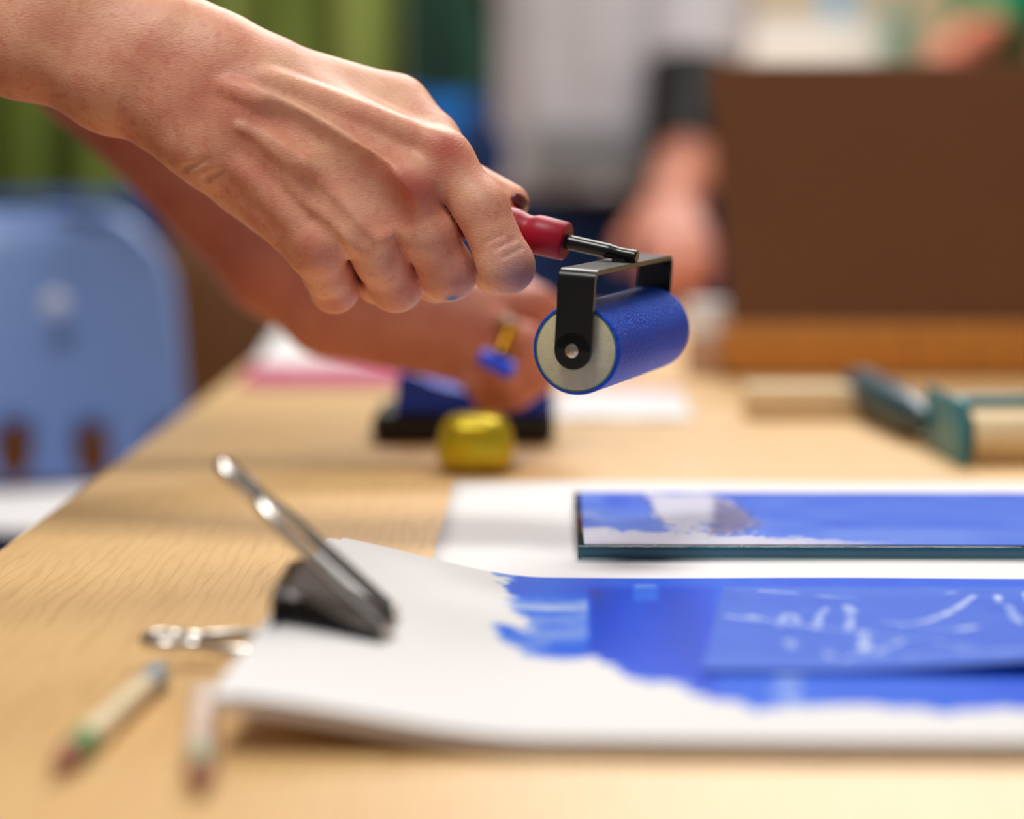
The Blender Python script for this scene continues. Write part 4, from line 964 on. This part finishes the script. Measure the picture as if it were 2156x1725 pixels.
bt_ = empty('bottle', (ba.x, ba.y, kz), 'grey green glass bottle on the counter between the white box and the green shirt', 'bottle')
MB().lathe((ba.x, ba.y, kz), (0, 0, 1), [(0, .024), (.003, .028), (.10, .028), (.13, .014), (.17, .012)], 28).build('body', mat('grey_green_glass', (98, 138, 120), .2, vary=.1), bt_)
MB().lathe((ba.x, ba.y, kz + .17), (0, 0, 1), [(0, .013), (.02, .013), (.021, 0)], 24).build('cap', M['paper'], bt_)
bb = pix(1770, 10, 4.55)
bp = empty('cup', (bb.x, bb.y + .12, wb.z), 'small blue cup standing on top of the white box', 'cup')
MB().lathe((bb.x, bb.y + .06, wb.z + .0), (0, 0, 1), [(0, .022), (.07, .028), (.07, .025), (.004, .019)], 28).build('body', mat('sky_blue_plastic', (70, 150, 190), .4), bp)
MB().tube([(bb.x + .026, bb.y + .06, wb.z + .055), (bb.x + .043, bb.y + .06, wb.z + .05), (bb.x + .043, bb.y + .06, wb.z + .025), (bb.x + .023, bb.y + .06, wb.z + .02)], .003, 10).build('handle', mat('sky_blue_plastic', (70, 150, 190), .4), bp)
el3 = pix(2112, 48, 4.28); wr3 = pix(1990, 122, 4.14); x3 = el3.x + .12; y3 = el3.y + .10
J3 = dict(head=(x3 - .05, y3 - .10, 1.70), neck=(x3, y3 - .03, 1.55), chest=(x3, y3, 1.33), pelvis=(x3, y3 + .06, 1.00), shoulder_l=(x3 + .17, y3, 1.46), shoulder_r=(x3 - .17, y3, 1.46),
          elbow_r=(el3.x, el3.y, el3.z), wrist_r=wr3, hand_r=wr3 + Vector((-.05, -.03, -.09)), elbow_l=(x3 + .24, y3 - .08, 1.18), wrist_l=(x3 + .05, y3 - .24, 1.10), hand_l=(x3 - .05, y3 - .28, 1.08),
          hip_l=(x3 + .09, y3 + .06, .94), hip_r=(x3 - .09, y3 + .06, .94), knee_l=(x3 + .10, y3 + .02, .50), knee_r=(x3 - .10, y3 + .02, .50), ankle_l=(x3 + .10, y3 + .06, .085), ankle_r=(x3 - .10, y3 + .06, .085),
          face=Vector((-.3, -.85, -.42)).normalized(), palm=(0, .2, -1))
F3, V3d, D3d = body(J3, h=.008); v_, q_ = F3.surface(2); tt = no_tint(len(v_)); tt[:, 0] = .55
p3 = np_mesh('person', v_, q_, M['skin_far'], None, (x3, y3, 0), {'tint': tt}); tag(p3, 'person in a green shirt at the top right corner with one forearm on the counter', 'person')
clothes(D3d, V3d, 'shirt', p3, M['cloth_green'], 'shirt', grow=.016, sleeve=.97, h=.008); clothes(D3d, V3d, 'trousers', p3, M['jeans'], 'trousers', h=.008); clothes(D3d, V3d, 'hair', p3, M['hair'], 'hair', h=.008)

# curtains along the back, left
def curtain(name, x0, x1, y, z0, z1, folds, amp, mats, label):
    nu, nv = int(folds * 14), 30; vs = []
    ph = [random.uniform(.7, 1.3) for _ in range(int(folds) + 2)]
    for j in range(nv):
        for i in range(nu):
            u = i / (nu - 1); v_ = j / (nv - 1); t = u * folds; kf = ph[int(t)]; vs.append((x0 + (x1 - x0) * u, y - amp * kf * math.sin(2 * math.pi * t) * (.6 + .4 * (1 - v_)) + .01 * math.sin(v_ * 5 + u * 9), z0 + (z1 - z0) * v_))
    o_ = MB().add(vs, grid_mesh(nu, nv)).build(name, mats, sharp=180); md = o_.modifiers.new('thick', 'SOLIDIFY'); md.thickness = .003
    return tag(o_, label, 'curtain')
def striped(name, stops, sc_):
    k = NT(name); v = k.coord(1, 1, .12); f = k.noise(v, sc_, 3, .6); k.l(k.ramp(f, stops), k.b.inputs['Base Color']); k.b.inputs['Roughness'].default_value = .9; return k.m
M['olive'] = striped('olive_cloth', [(.30, srgb(44, 58, 14)), (.46, srgb(94, 112, 34)), (.60, srgb(136, 148, 72)), (.75, srgb(72, 98, 24))], 7)
M['dkgreen'] = striped('dark_green_cloth', [(.35, srgb(10, 40, 34)), (.55, srgb(26, 74, 54)), (.72, srgb(10, 96, 96))], 5)
cl = pix(-120, 200, 4.6); cm = pix(838, 200, 4.6); cr_ = pix(1120, 200, 4.6)
curtain('curtain', cl.x - .25, cm.x, cl.y, .25, 1.9, 9, .045, M['olive'], 'olive green curtain in vertical folds at the upper left')
curtain('curtain', cm.x + .002, cr_.x + .15, cl.y + .03, .25, 1.9, 4, .03, M['dkgreen'], 'dark teal green curtain right of the olive curtain')

# low brown cabinet with a navy cloth on top
Dn = 3.7; na = pix(-60, 430, Dn); nb = pix(560, 430, Dn); nz_ = pix(300, 505, Dn).z
cab = empty('cabinet', ((na.x + nb.x) / 2, na.y + .2, 0), 'low dark brown wooden cabinet behind the light blue chair', 'cabinet')
MB().box(((na.x + nb.x) / 2, na.y + .2, nz_ / 2 + .03), (nb.x - na.x + .1, .4, nz_ - .06), bev=.004).build('body', M['brownwood'], cab)
for i in range(3):
    w_ = (nb.x - na.x + .06) / 3; xx = na.x - .03 + w_ * (i + .5); d_ = MB().box((xx, na.y - .006, nz_ / 2 + .03), (w_ - .012, .014, nz_ - .12), bev=.003).build('door', M['brownwood'], cab)
    MB().lathe((xx + w_ * .36, na.y - .013, nz_ * .6), (0, -1, 0), [(0, .006), (.012, .006), (.014, .013), (.022, .012), (.024, 0)], 20).build('knob', M['brass'], d_)
for sx_ in (na.x - .02, nb.x + .02):
    for sy in (.03, .37): MB().box((sx_, na.y + sy, .02), (.05, .05, .04)).build('foot', M['brownwood'], cab)
hN = pix(300, 425, Dn).z - nz_
nv_ = MB().box(((na.x + nb.x) / 2 - .02, na.y + .19, nz_ + hN / 2), (nb.x - na.x + .04, .32, hN), bev=.02, seg=4).build('folded_cloth', M['navy']); tag(nv_, 'navy blue folded cloth lying along the top of the brown cabinet', 'cloth')

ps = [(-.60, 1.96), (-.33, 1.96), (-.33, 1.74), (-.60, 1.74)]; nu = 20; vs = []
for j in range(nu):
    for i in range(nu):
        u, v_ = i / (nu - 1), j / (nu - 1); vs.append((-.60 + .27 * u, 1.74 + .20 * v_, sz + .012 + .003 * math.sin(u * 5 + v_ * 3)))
o = MB().add(vs, grid_mesh(nu, nu)).build('paper_sheet', M['paper']); md = o.modifiers.new('thick', 'SOLIDIFY'); md.thickness = .0004  # sheet added to stand in for the bright glare on the seat
tag(o, 'added white sheet standing in for glare on the light blue chair seat', 'paper')
